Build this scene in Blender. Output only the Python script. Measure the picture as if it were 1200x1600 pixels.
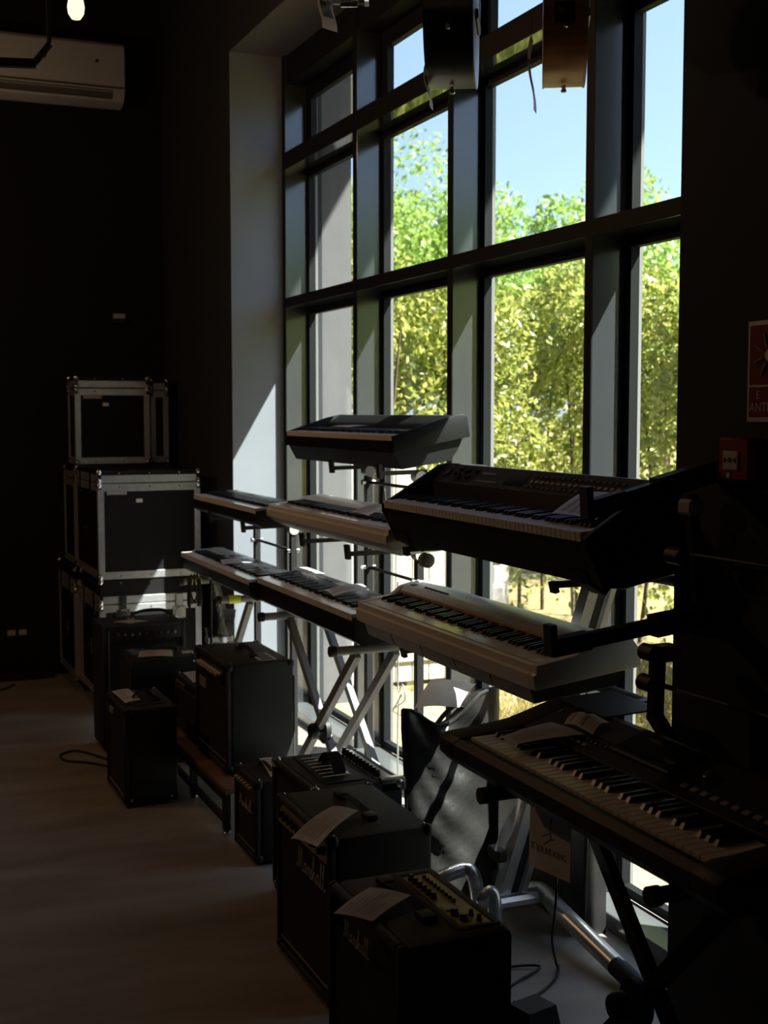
import bpy, bmesh, math, random
import numpy as np
from mathutils import Vector, Matrix, Euler

random.seed(7)
for o in list(bpy.data.objects): bpy.data.objects.remove(o)
SC = bpy.context.scene
COL = SC.collection
PI = math.pi
R = math.radians

# ------------------------------------------------------------------ camera
PITCH = math.atan(155/2000.0)
YAW = math.atan(850*math.cos(PITCH)/2000.0)
CAMZ = 1.70
cd = bpy.data.cameras.new('camera')
cam = bpy.data.objects.new('camera', cd); COL.objects.link(cam)
cd.sensor_fit = 'VERTICAL'; cd.sensor_height = 36.0; cd.sensor_width = 27.0
cd.lens = 2000/1600.0*36.0
cam.location = (0, 0, CAMZ)
cam.rotation_euler = (PI/2-PITCH, 0, -YAW)
cd.clip_start = 0.05; cd.clip_end = 400
cd.dof.use_dof = True; cd.dof.focus_distance = 3.7; cd.dof.aperture_fstop = 5.0
SC.camera = cam

# ------------------------------------------------------------------ sky, sun, exposure
SUN_DIR = Vector((-1.0, 0.92, -1.72)).normalized()       # direction the light travels
w = bpy.data.worlds.new('world'); SC.world = w
w.use_nodes = True
nt = w.node_tree; nt.nodes.clear()
wo = nt.nodes.new('ShaderNodeOutputWorld'); bg = nt.nodes.new('ShaderNodeBackground')
sky = nt.nodes.new('ShaderNodeTexSky'); sky.sky_type = 'NISHITA'
sky.sun_disc = False
sky.sun_elevation = math.asin(-SUN_DIR.z)
sky.sun_rotation = math.atan2(-SUN_DIR.x, -SUN_DIR.y)
sky.air_density = 1.0; sky.dust_density = 1.0; sky.ozone_density = 3.0
skm = nt.nodes.new('ShaderNodeMixRGB'); skm.inputs[0].default_value = 0.5; skm.inputs[2].default_value = (2.5, 3.2, 5.4, 1)   # light summer haze over the whole sky
nt.links.new(sky.outputs[0], skm.inputs[1]); nt.links.new(skm.outputs[0], bg.inputs[0]); nt.links.new(bg.outputs[0], wo.inputs[0])
bg.inputs[1].default_value = 0.195
sl = bpy.data.lights.new('sun', 'SUN'); sl.energy = 17.0; sl.angle = R(0.6); sl.color = (1.0, 0.94, 0.83)
sun = bpy.data.objects.new('sun', sl); COL.objects.link(sun)
sun.rotation_euler = SUN_DIR.to_track_quat('-Z', 'Y').to_euler(); sun.location = (12, -4, 14)
vs = SC.view_settings
vs.view_transform = 'Standard'; vs.look = 'None'; vs.exposure = 0.85; vs.gamma = 1.0; vs.use_curve_mapping = False

# ------------------------------------------------------------------ key dimensions of the place
WI = 1.99          # inner face of the window wall
Y_RIGHT = 2.757    # near jamb of the window opening
Y_REV = 6.84       # far jamb (reveal)
Y_FAR = 8.42       # far wall
Z_SOF = 3.645      # soffit of the opening
Z_CEIL = 4.35
FX0, FX1 = 2.289, 2.415      # deep mullions: front and back x
FT = 0.045
MULL = [6.792, 5.732, 4.692, 3.646, 2.600]   # near faces of the mullions (y)
GX = 2.452         # glass plane

# ------------------------------------------------------------------ materials
def mat(name, col, rough=0.5, metal=0.0, bump=0.0, bscale=200.0, var=0.0, vscale=8.0, spec=None, ior=None, coat=0.0, stretch=None, detail=4.0):
    m = bpy.data.materials.new(name); m.use_nodes = True
    n = m.node_tree.nodes; l = m.node_tree.links
    b = n['Principled BSDF']
    b.inputs['Base Color'].default_value = (*col, 1)
    b.inputs['Roughness'].default_value = rough
    b.inputs['Metallic'].default_value = metal
    if spec is not None: b.inputs['Specular IOR Level'].default_value = spec
    if ior: b.inputs['IOR'].default_value = ior
    if coat: b.inputs['Coat Weight'].default_value = coat; b.inputs['Coat Roughness'].default_value = 0.08
    tc = n.new('ShaderNodeTexCoord'); mp = n.new('ShaderNodeMapping')
    l.new(tc.outputs['Object'], mp.inputs['Vector'])
    if stretch: mp.inputs['Scale'].default_value = stretch
    t = n.new('ShaderNodeTexNoise'); t.inputs['Scale'].default_value = vscale; t.inputs['Detail'].default_value = detail
    l.new(mp.outputs[0], t.inputs['Vector'])
    r = n.new('ShaderNodeValToRGB')
    v = max(var, 0.03)
    r.color_ramp.elements[0].position = 0.3; r.color_ramp.elements[1].position = 0.7
    r.color_ramp.elements[0].color = (*[c*(1-v) for c in col], 1)
    r.color_ramp.elements[1].color = (*[min(1, c*(1+v)) for c in col], 1)
    l.new(t.outputs['Fac'], r.inputs['Fac']); l.new(r.outputs[0], b.inputs['Base Color'])
    if bump:
        t2 = n.new('ShaderNodeTexNoise'); t2.inputs['Scale'].default_value = bscale; t2.inputs['Detail'].default_value = 2
        l.new(mp.outputs[0], t2.inputs['Vector'])
        bp = n.new('ShaderNodeBump'); bp.inputs['Strength'].default_value = bump; bp.inputs['Distance'].default_value = 0.002
        l.new(t2.outputs['Fac'], bp.inputs['Height']); l.new(bp.outputs[0], b.inputs['Normal'])
    return m

def emit(name, col, s):
    m = bpy.data.materials.new(name); m.use_nodes = True
    n = m.node_tree.nodes; n.clear()
    e = n.new('ShaderNodeEmission'); o = n.new('ShaderNodeOutputMaterial')
    e.inputs[0].default_value = (*col, 1); e.inputs[1].default_value = s
    m.node_tree.links.new(e.outputs[0], o.inputs[0]); return m

def glassm(name, tint, refl=0.06, rough=0.0):
    m = bpy.data.materials.new(name); m.use_nodes = True
    n = m.node_tree.nodes; l = m.node_tree.links; n.clear()
    o = n.new('ShaderNodeOutputMaterial'); t = n.new('ShaderNodeBsdfTransparent'); g = n.new('ShaderNodeBsdfGlossy')
    f = n.new('ShaderNodeFresnel'); f.inputs['IOR'].default_value = 1.45; mx = n.new('ShaderNodeMixShader')
    ge = n.new('ShaderNodeNewGeometry'); mr = n.new('ShaderNodeMapRange')      # same reflectance from both sides of the sheet
    mr.inputs['To Min'].default_value = 1.45; mr.inputs['To Max'].default_value = 1/1.45
    l.new(ge.outputs['Backfacing'], mr.inputs['Value']); l.new(mr.outputs[0], f.inputs['IOR'])
    t.inputs[0].default_value = (*tint, 1); g.inputs['Roughness'].default_value = rough
    l.new(f.outputs[0], mx.inputs[0]); l.new(t.outputs[0], mx.inputs[1]); l.new(g.outputs[0], mx.inputs[2])
    l.new(mx.outputs[0], o.inputs[0]); return m

def leafm(name, c0, c1, trans=0.5):
    m = bpy.data.materials.new(name); m.use_nodes = True
    n = m.node_tree.nodes; l = m.node_tree.links; n.clear()
    o = n.new('ShaderNodeOutputMaterial'); d = n.new('ShaderNodeBsdfDiffuse'); t = n.new('ShaderNodeBsdfTranslucent')
    g = n.new('ShaderNodeNewGeometry'); r = n.new('ShaderNodeValToRGB'); mx = n.new('ShaderNodeMixShader')
    r.color_ramp.elements[0].color = (*c0, 1); r.color_ramp.elements[1].color = (*c1, 1)
    l.new(g.outputs['Random Per Island'], r.inputs['Fac'])
    l.new(r.outputs[0], d.inputs[0]); l.new(r.outputs[0], t.inputs[0])
    mx.inputs[0].default_value = trans
    l.new(d.outputs[0], mx.inputs[1]); l.new(t.outputs[0], mx.inputs[2])
    gl = n.new('ShaderNodeBsdfGlossy'); gl.inputs['Roughness'].default_value = 0.35
    m2 = n.new('ShaderNodeMixShader'); m2.inputs[0].default_value = 0.06
    l.new(mx.outputs[0], m2.inputs[1]); l.new(gl.outputs[0], m2.inputs[2])
    l.new(m2.outputs[0], o.inputs[0]); return m

M = {}
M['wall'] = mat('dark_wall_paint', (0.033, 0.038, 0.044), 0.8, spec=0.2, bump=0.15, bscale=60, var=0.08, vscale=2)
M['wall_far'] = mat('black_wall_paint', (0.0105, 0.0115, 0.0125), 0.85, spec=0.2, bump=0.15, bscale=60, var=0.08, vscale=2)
M['reveal'] = mat('grey_reveal_paint', (0.172, 0.198, 0.232), 0.55, bump=0.1, bscale=80, var=0.04, vscale=3)
M['soffit'] = mat('soffit_paint', (0.11, 0.107, 0.105), 0.7, var=0.04)
M['ceil'] = mat('ceiling_black', (0.012, 0.012, 0.012), 0.9)
M['fin'] = mat('mullion_lacquer', (0.036, 0.041, 0.046), 0.15, ior=1.85, var=0.03, vscale=5)
M['transom'] = mat('transom_lacquer', (0.02, 0.024, 0.026), 0.05, ior=1.8)
M['frame'] = mat('window_frame_black', (0.009, 0.011, 0.012), 0.6, spec=0.15)
M['bead'] = mat('glazing_bead_grey', (0.16, 0.165, 0.165), 0.45)
M['sill'] = mat('sill_lacquer', (0.09, 0.10, 0.105), 0.12, ior=1.9, var=0.05, vscale=6)
M['glass'] = glassm('window_glass', (0.93, 0.96, 0.96))
M['tolex'] = mat('black_tolex', (0.019, 0.0205, 0.0225), 0.6, spec=0.35, bump=0.6, bscale=600, var=0.1, vscale=30)
M['tolex_grey'] = mat('charcoal_carpet', (0.05, 0.05, 0.052), 0.9, bump=1.0, bscale=500, var=0.5, vscale=300)
M['grille'] = mat('grille_cloth', (0.010, 0.010, 0.010), 0.8, bump=0.8, bscale=900, var=0.3, vscale=400)
M['plastic'] = mat('black_plastic', (0.014, 0.014, 0.015), 0.5, spec=0.3, var=0.05)
M['plastic_gloss'] = mat('black_gloss_plastic', (0.02, 0.022, 0.024), 0.28, var=0.05)
M['rubber'] = mat('black_rubber', (0.012, 0.012, 0.012), 0.7)
M['steel'] = mat('black_steel', (0.016, 0.016, 0.017), 0.5, spec=0.3)
M['satin'] = mat('dark_satin_steel', (0.2, 0.2, 0.2), 0.45)
M['chrome'] = mat('chrome', (0.75, 0.76, 0.78), 0.14, metal=1.0)
M['alu'] = mat('brushed_aluminium', (0.62, 0.64, 0.66), 0.34, metal=0.85, var=0.08, vscale=40, stretch=(1, 1, 8))
M['alu_case'] = mat('case_aluminium', (0.60, 0.63, 0.67), 0.34, metal=0.75, var=0.1, vscale=30)
M['case_panel'] = mat('case_laminate_black', (0.008, 0.008, 0.009), 0.6, spec=0.2, bump=0.3, bscale=300, var=0.15, vscale=6)
M['brass'] = mat('gold_panel', (0.42, 0.33, 0.17), 0.35, metal=0.6, var=0.1, vscale=20)
M['cream'] = mat('cream_knob', (0.62, 0.56, 0.46), 0.5)
M['logo'] = mat('logo_white', (0.62, 0.60, 0.55), 0.45)
M['logo_dim'] = mat('logo_grey', (0.25, 0.24, 0.23), 0.5)
M['key_w'] = mat('white_key', (0.74, 0.72, 0.67), 0.12, var=0.02)
M['key_b'] = mat('black_key', (0.010, 0.010, 0.011), 0.3, spec=0.35)
M['piano_white'] = mat('piano_white', (0.70, 0.69, 0.66), 0.3, var=0.02)
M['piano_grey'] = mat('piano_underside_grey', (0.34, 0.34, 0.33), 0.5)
M['piano_black'] = mat('piano_black', (0.008, 0.009, 0.010), 0.42, spec=0.25, bump=0.1, bscale=500, var=0.05)
M['paper'] = mat('printed_paper', (0.78, 0.76, 0.76), 0.6, var=0.05, vscale=30)
M['paper_blue'] = mat('blue_brochure', (0.04, 0.13, 0.42), 0.4, var=0.2, vscale=15)
M['paper_dark'] = mat('dark_brochure', (0.05, 0.05, 0.055), 0.3, var=0.9, vscale=18)
M['ink'] = mat('print_ink', (0.30, 0.30, 0.31), 0.6)
M['ink_white'] = mat('white_print', (0.6, 0.6, 0.6), 0.5)
M['film'] = glassm('clear_plastic_film', (0.9, 0.92, 0.94), rough=0.15)
M['bag'] = mat('bag_vinyl', (0.02, 0.02, 0.02), 0.38, bump=0.4, bscale=60, var=0.2, vscale=10)
M['webbing'] = mat('webbing', (0.05, 0.05, 0.052), 0.8, bump=0.8, bscale=700)
M['bench_wood'] = mat('bench_board', (0.16, 0.095, 0.06), 0.5, var=0.3, vscale=6, stretch=(1, 12, 12))
M['tape'] = mat('yellow_green_tape', (0.62, 0.75, 0.05), 0.4, var=0.05)
M['ac'] = mat('ac_plastic', (0.42, 0.44, 0.47), 0.35, var=0.03)
M['ac_dark'] = mat('ac_vent_dark', (0.05, 0.045, 0.04), 0.5)
M['red'] = mat('red_plastic', (0.20, 0.010, 0.012), 0.55, spec=0.2, var=0.05)
M['red_sign'] = mat('red_sign_print', (0.20, 0.010, 0.016), 0.6, spec=0.15)
M['white_pl'] = mat('white_plastic', (0.5, 0.48, 0.45), 0.4)
M['guitar_dark'] = mat('dark_guitar_wood', (0.035, 0.028, 0.024), 0.3, var=0.25, vscale=6, stretch=(1, 1, 6))
M['guitar_top_dark'] = mat('grey_guitar_top', (0.30, 0.31, 0.30), 0.4, var=0.1, vscale=30, stretch=(6, 1, 1))
M['mahogany'] = mat('mahogany_side', (0.62, 0.29, 0.14), 0.35, var=0.3, vscale=8, stretch=(1, 1, 8))
M['spruce'] = mat('spruce_top', (0.62, 0.46, 0.26), 0.35, var=0.15, vscale=20, stretch=(8, 1, 1))
M['neck'] = mat('neck_wood', (0.14, 0.07, 0.04), 0.4, var=0.2, vscale=20)
M['bulb'] = emit('lit_bulb', (1.0, 0.78, 0.45), 1.0)
M['screen'] = mat('dark_screen', (0.012, 0.013, 0.015), 0.08)
M['screen_blue'] = mat('tuner_window', (0.45, 0.62, 0.8), 0.1)
M['leaf_hedge'] = leafm('hedge_leaf', (0.13, 0.20, 0.025), (0.62, 0.62, 0.17), 0.55)
M['leaf_tree'] = leafm('tree_leaf', (0.17, 0.30, 0.05), (0.42, 0.56, 0.13), 0.5)
M['bark'] = mat('bark', (0.10, 0.075, 0.05), 0.9, bump=0.8, bscale=40, var=0.3)
M['grass'] = leafm('dry_grass', (0.17, 0.15, 0.035), (0.36, 0.28, 0.08), 0.4)
M['soil'] = mat('dry_lawn_soil', (0.21, 0.165, 0.065), 0.95, bump=0.5, bscale=60, var=0.3, vscale=5)
M['paver'] = mat('cream_paver', (0.30, 0.235, 0.13), 0.85, bump=0.3, bscale=80, var=0.12, vscale=4)
M['joint'] = mat('paving_joint', (0.16, 0.12, 0.07), 0.95)
M['fence'] = mat('white_fence_paint', (0.44, 0.41, 0.34), 0.6, var=0.04)
M['render'] = mat('grey_facade_render', (0.105, 0.107, 0.115), 0.85, bump=0.4, bscale=150, var=0.05)
M['render_cream'] = mat('cream_facade_render', (0.70, 0.62, 0.50), 0.85, var=0.05)

def floor_mat():
    m = bpy.data.materials.new('microcement_floor'); m.use_nodes = True
    n = m.node_tree.nodes; l = m.node_tree.links; b = n['Principled BSDF']
    tc = n.new('ShaderNodeTexCoord')
    a = n.new('ShaderNodeTexNoise'); a.inputs['Scale'].default_value = 1.3; a.inputs['Detail'].default_value = 6; a.inputs['Distortion'].default_value = 0.8
    mp = n.new('ShaderNodeMapping'); mp.inputs['Scale'].default_value = (1.0, 3.0, 1.0); mp.inputs['Rotation'].default_value = (0, 0, 0.6)
    l.new(tc.outputs['Object'], mp.inputs[0])
    l.new(mp.outputs[0], a.inputs['Vector'])
    r = n.new('ShaderNodeValToRGB'); r.color_ramp.elements[0].position = 0.3; r.color_ramp.elements[1].position = 0.72
    r.color_ramp.elements[0].color = (0.185, 0.168, 0.152, 1); r.color_ramp.elements[1].color = (0.30, 0.282, 0.264, 1)
    l.new(a.outputs['Fac'], r.inputs[0]); l.new(r.outputs[0], b.inputs['Base Color'])
    c = n.new('ShaderNodeTexNoise'); c.inputs['Scale'].default_value = 5; c.inputs['Detail'].default_value = 8; c.inputs['Distortion'].default_value = 1.5
    l.new(mp.outputs[0], c.inputs['Vector'])
    mr = n.new('ShaderNodeMapRange'); mr.inputs[3].default_value = 0.34; mr.inputs[4].default_value = 0.55
    l.new(c.outputs['Fac'], mr.inputs[0]); l.new(mr.outputs[0], b.inputs['Roughness'])
    bp = n.new('ShaderNodeBump'); bp.inputs['Strength'].default_value = 0.25; bp.inputs['Distance'].default_value = 0.004
    l.new(c.outputs['Fac'], bp.inputs['Height']); l.new(bp.outputs[0], b.inputs['Normal'])
    return m
M['floor'] = floor_mat()

# ------------------------------------------------------------------ mesh helpers
class MB:
    def __init__(s): s.bm = bmesh.new()
    def box(s, x0, x1, y0, y1, z0, z1, bev=0.0, seg=1):
        vs = [s.bm.verts.new(p) for p in ((x0,y0,z0),(x1,y0,z0),(x1,y1,z0),(x0,y1,z0),(x0,y0,z1),(x1,y0,z1),(x1,y1,z1),(x0,y1,z1))]
        fs = [s.bm.faces.new([vs[i] for i in f]) for f in ((3,2,1,0),(4,5,6,7),(0,1,5,4),(1,2,6,5),(2,3,7,6),(3,0,4,7))]
        if bev > 0:
            es = set(e for f in fs for e in f.edges)
            bmesh.ops.bevel(s.bm, geom=list(es), offset=bev, segments=seg, profile=0.5, affect='EDGES')
        return s
    def hexa(s, pts):
        vs = [s.bm.verts.new(p) for p in pts]
        for f in ((3,2,1,0),(4,5,6,7),(0,1,5,4),(1,2,6,5),(2,3,7,6),(3,0,4,7)): s.bm.faces.new([vs[i] for i in f])
        return s
    def prism(s, poly, a, b, axis='x', bev=0.0):
        # poly: list of (p,q); axis x -> (a,p,q); y -> (p,a,q); z -> (p,q,a)
        def pt(t, pq):
            p, q = pq
            return {'x': (t, p, q), 'y': (p, t, q), 'z': (p, q, t)}[axis]
        A = [s.bm.verts.new(pt(a, k)) for k in poly]; B = [s.bm.verts.new(pt(b, k)) for k in poly]
        n = len(poly); fs = [s.bm.faces.new(A[::-1]), s.bm.faces.new(B)]
        for i in range(n): fs.append(s.bm.faces.new((A[i], A[(i+1) % n], B[(i+1) % n], B[i])))
        bmesh.ops.recalc_face_normals(s.bm, faces=fs)
        if bev > 0:
            es = set(e for f in fs for e in f.edges)
            bmesh.ops.bevel(s.bm, geom=list(es), offset=bev, segments=2, profile=0.5, affect='EDGES')
        return s
    def cyl(s, p0, p1, r0, r1=None, n=16, caps=True):
        r1 = r0 if r1 is None else r1
        p0 = Vector(p0); p1 = Vector(p1); d = (p1-p0).normalized()
        u = d.orthogonal().normalized(); v = d.cross(u)
        A = []; B = []
        for i in range(n):
            a = 2*PI*i/n; k = u*math.cos(a)+v*math.sin(a)
            A.append(s.bm.verts.new(p0+k*r0)); B.append(s.bm.verts.new(p1+k*r1))
        for i in range(n): s.bm.faces.new((A[i], A[(i+1) % n], B[(i+1) % n], B[i]))
        if caps: s.bm.faces.new(A[::-1]); s.bm.faces.new(B)
        return s
    def tube(s, pts, r, n=8, caps=True):
        pts = [Vector(p) for p in pts]; rings = []
        u = None
        for i, p in enumerate(pts):
            d = (pts[min(i+1, len(pts)-1)]-pts[max(i-1, 0)]).normalized()
            if u is None: u = d.orthogonal().normalized()
            else:
                u = (u-d*u.dot(d)); u = u.normalized() if u.length > 1e-6 else d.orthogonal().normalized()
            v = d.cross(u); rr = r[i] if isinstance(r, (list, tuple)) else r
            rings.append([s.bm.verts.new(p+(u*math.cos(2*PI*k/n)+v*math.sin(2*PI*k/n))*rr) for k in range(n)])
        for a, b in zip(rings, rings[1:]):
            for k in range(n): s.bm.faces.new((a[k], a[(k+1) % n], b[(k+1) % n], b[k]))
        if caps: s.bm.faces.new(rings[0][::-1]); s.bm.faces.new(rings[-1])
        return s
    def bar(s, p0, p1, w, t, up=(0, 0, 1)):
        # rectangular bar between two points; w across 'side', t along 'up'
        p0 = Vector(p0); p1 = Vector(p1); d = (p1-p0).normalized(); up = Vector(up)
        sd = d.cross(up).normalized(); u2 = sd.cross(d).normalized()
        q = []
        for p in (p0, p1):
            q += [p-sd*w/2-u2*t/2, p+sd*w/2-u2*t/2, p+sd*w/2+u2*t/2, p-sd*w/2+u2*t/2]
        vs = [s.bm.verts.new(k) for k in q]
        fs = [s.bm.faces.new([vs[i] for i in f]) for f in ((3,2,1,0),(4,5,6,7),(0,1,5,4),(1,2,6,5),(2,3,7,6),(3,0,4,7))]
        bmesh.ops.recalc_face_normals(s.bm, faces=fs)
        return s
    def lathe(s, prof, o=(0, 0, 0), axis='z', n=20):
        o = Vector(o); rings = []
        for r, h in prof:
            ring = []
            for i in range(n):
                a = 2*PI*i/n; c, sn = r*math.cos(a), r*math.sin(a)
                p = {'z': (c, sn, h), 'y': (c, h, sn), 'x': (h, c, sn)}[axis]
                ring.append(s.bm.verts.new(o+Vector(p)))
            rings.append(ring)
        fs = []
        for a, b in zip(rings, rings[1:]):
            for i in range(n): fs.append(s.bm.faces.new((a[i], a[(i+1) % n], b[(i+1) % n], b[i])))
        fs.append(s.bm.faces.new(rings[0][::-1])); fs.append(s.bm.faces.new(rings[-1]))
        bmesh.ops.recalc_face_normals(s.bm, faces=fs)
        return s
    def sheet(s, f, nu, nv, thick=0.0):
        # f(u,v) -> point
        g = [[s.bm.verts.new(f(i/nu, j/nv)) for j in range(nv+1)] for i in range(nu+1)]
        fs = []
        for i in range(nu):
            for j in range(nv): fs.append(s.bm.faces.new((g[i][j], g[i+1][j], g[i+1][j+1], g[i][j+1])))
        if thick:
            bmesh.ops.solidify(s.bm, geom=fs, thickness=thick)
        return s
    def mesh(s, name, smooth=None):
        me = bpy.data.meshes.new(name); s.bm.to_mesh(me); s.bm.free()
        if smooth is not None:
            for p in me.polygons: p.use_smooth = True
            me.set_sharp_from_angle(angle=R(smooth))
        return me
    def build(s, name, m, parent=None, smooth=None, loc=None, rot=None):
        me = s.mesh(name, smooth)
        return link(name, me, m, parent, loc, rot)

def link(name, me, m, parent=None, loc=None, rot=None):
    if m is not None and len(me.materials) == 0: me.materials.append(M[m] if isinstance(m, str) else m)
    o = bpy.data.objects.new(name, me); COL.objects.link(o)
    if parent is not None: o.parent = parent
    if loc is not None: o.location = loc
    if rot is not None: o.rotation_euler = rot
    return o

def tag(o, label, cat, group=None):
    o['label'] = label; o['category'] = cat
    if group: o['group'] = group
    return o

def thing(name, label, cat, loc, rotz=0.0, group=None, tilt=0.0):
    o = bpy.data.objects.new(name, None); COL.objects.link(o)
    o.location = loc; o.rotation_euler = (tilt, 0, rotz); o.empty_display_size = 0.1
    return tag(o, label, cat, group)

def struct(name, mb, m, parent=None, smooth=None):
    o = mb.build(name, m, parent, smooth)
    if parent is None: o['kind'] = 'structure'
    return o

def text_mesh(s, size, ext=0.0006):
    c = bpy.data.curves.new('text', 'FONT'); c.body = s; c.size = size; c.extrude = ext
    o = bpy.data.objects.new('text', c); COL.objects.link(o)
    dg = bpy.context.evaluated_depsgraph_get(); dg.update()
    me = bpy.data.meshes.new_from_object(o.evaluated_get(dg)); me.name = 'lettering'
    bpy.data.objects.remove(o); bpy.data.curves.remove(c)
    me.materials.clear()
    return me

def smooth_path(pts, n=6):
    pts = [Vector(p) for p in pts]; out = []
    for i in range(len(pts)-1):
        p0 = pts[max(i-1, 0)]; p1 = pts[i]; p2 = pts[i+1]; p3 = pts[min(i+2, len(pts)-1)]
        for k in range(n):
            t = k/n
            out.append(0.5*((2*p1)+(p2-p0)*t+(2*p0-5*p1+4*p2-p3)*t*t+(3*p1-p0-3*p2+p3)*t**3))
    out.append(pts[-1]); return out

# ================================================================== THE SETTING
struct('floor', MB().box(-3.6, 2.5, -3.2, Y_FAR+0.2, -0.12, 0.0), 'floor')
struct('ceiling', MB().box(-3.6, 2.52, -3.2, Y_FAR+0.2, Z_CEIL, Z_CEIL+0.15), 'ceil')
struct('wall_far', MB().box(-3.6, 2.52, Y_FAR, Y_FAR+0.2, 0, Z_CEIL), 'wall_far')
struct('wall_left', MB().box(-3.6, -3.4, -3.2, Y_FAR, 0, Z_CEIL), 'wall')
struct('wall_back', MB().box(-3.4, 1.99, -3.2, -3.0, 0, Z_CEIL), 'wall')
wr = MB()
wr.box(WI, 2.52, -3.2, Y_RIGHT, 0, Z_CEIL)
wr.box(WI, 2.52, Y_REV, Y_FAR, 0, Z_CEIL)
wr.box(WI, 2.52, Y_RIGHT, Y_REV, Z_SOF, Z_CEIL)
struct('wall_right', wr, 'wall')
struct('trim_1', MB().box(WI+0.001, FX0+0.02, Y_REV-0.004, Y_REV, 0, Z_SOF), 'reveal')
struct('trim_2', MB().box(WI+0.001, FX0+0.02, Y_RIGHT, Y_REV-0.004, Z_SOF-0.004, Z_SOF), 'soffit')
struct('trim_3', MB().box(2.278, FX1, Y_RIGHT, Y_REV-0.004, 0, 0.058, 0.003), 'sill')

# ---- the window: deep lacquered mullions and transoms, black sashes, panes
win = bpy.data.objects.new('window_1', None); COL.objects.link(win); win.location = (FX0, 4.7, 0.0)
win['kind'] = 'structure'
def wpart(name, mb, m):
    o = mb.build(name, m); o.parent = win; o.matrix_parent_inverse = Matrix.Translation(-win.location); return o
Z0, ZM0, ZM1, ZU0, ZU1 = 0.058, 2.279, 2.332, 3.031, 3.12
for y in MULL:
    b = min(y+FT, Y_REV-0.004)
    wpart('mullion', MB().box(FX0, FX1, y, b, Z0, Z_SOF-0.004, 0.0015), 'fin')
    wpart('mullion_cap', MB().box(FX0-0.003, FX0, y, b, Z0, Z_SOF-0.004), 'frame')
    wpart('mullion_core', MB().box(FX1, 2.470, y-0.004, b+0.004, 0, Z_SOF), 'frame')
rows = [(Z0, ZM0), (ZM1, ZU0), (ZU1, 3.49)]
wpart('head_beam', MB().box(FX0+0.012, 2.47, Y_RIGHT, Y_REV-0.004, 3.49, Z_SOF-0.004), 'frame')
for i in range(4):
    ya, yb = MULL[i+1]+FT, MULL[i]
    for z0, z1 in ((ZM0, ZM1), (ZU0, ZU1)):
        wpart('transom', MB().box(FX0, FX1, ya, yb, z0, z1, 0.0015), 'transom')
        wpart('transom_cap', MB().box(FX0-0.003, FX0, ya, yb, z0, z1), 'frame')
        wpart('transom_core', MB().box(FX1, 2.470, ya, yb, z0-0.003, z1+0.003), 'frame')
    for z0, z1 in rows:
        f = 0.034 if z0 < 3 else 0.075
        s = MB()
        s.box(FX1, GX-0.004, yb-f, yb, z0, z1); s.box(FX1, GX-0.004, ya, ya+f, z0, z1)
        s.box(FX1, GX-0.004, ya+f, yb-f, z0, z0+f); s.box(FX1, GX-0.004, ya+f, yb-f, z1-f, z1)
        wpart('sash_frame', s, 'frame')
        g = 0.016
        s = MB()
        s.box(GX+0.006, 2.472, yb-g, yb, z0, z1); s.box(GX+0.006, 2.472, ya, ya+g, z0, z1)
        s.box(GX+0.006, 2.472, ya+g, yb-g, z0, z0+g); s.box(GX+0.006, 2.472, ya+g, yb-g, z1-g, z1)
        wpart('glazing_bead', s, 'bead')
        wpart('pane', MB().box(GX-0.003, GX+0.003, ya+0.006, yb-0.006, z0+0.006, z1-0.006), 'glass')

# ---- outside: facade return, eave, ground
fc = MB()
fc.box(2.505, 2.715, 6.885, 7.30, 0, 5.26)
fc.box(2.52, 2.70, 7.30, 12.0, 0, 5.26)
fc.box(2.525, 2.99, -3.2, 2.757, 0, 5.26)  # unseen near pier, its depth added to keep sun off the floor
struct('wall_facade', fc, 'render')
struct('wall_facade_bay', MB().box(2.72, 2.80, 6.93, 7.30, 3.33, 5.26), 'render_cream')
struct('trim_4', MB().box(2.53, 4.02, -3.0, 12.0, 5.27, 5.50), 'render')      # roof eave above the window
struct('ground', MB().box(2.53, 90, -60, 110, -0.25, -0.035), 'soil')
pv = struct('paving', MB().box(2.53, 3.16, -3.0, 7.3, -0.035, -0.012), 'joint')
pm = None
k = 0
for i in range(2):
    for j in range(24):
        y0 = -2.9+j*0.425+(0.2 if i else 0)
        if y0+0.42 > 7.32: continue
        if pm is None:
            o = MB().box(-0.152, 0.152, -0.207, 0.207, 0, 0.028, 0.004).build('paver', 'paver', pv); pm = o.data
        else: o = link('paver', pm, None, pv)
        o.location = (2.692+i*0.312, y0+0.21, -0.022+random.uniform(-0.002, 0.003)); o.rotation_euler = (0, 0, random.uniform(-0.004, 0.004))

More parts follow.
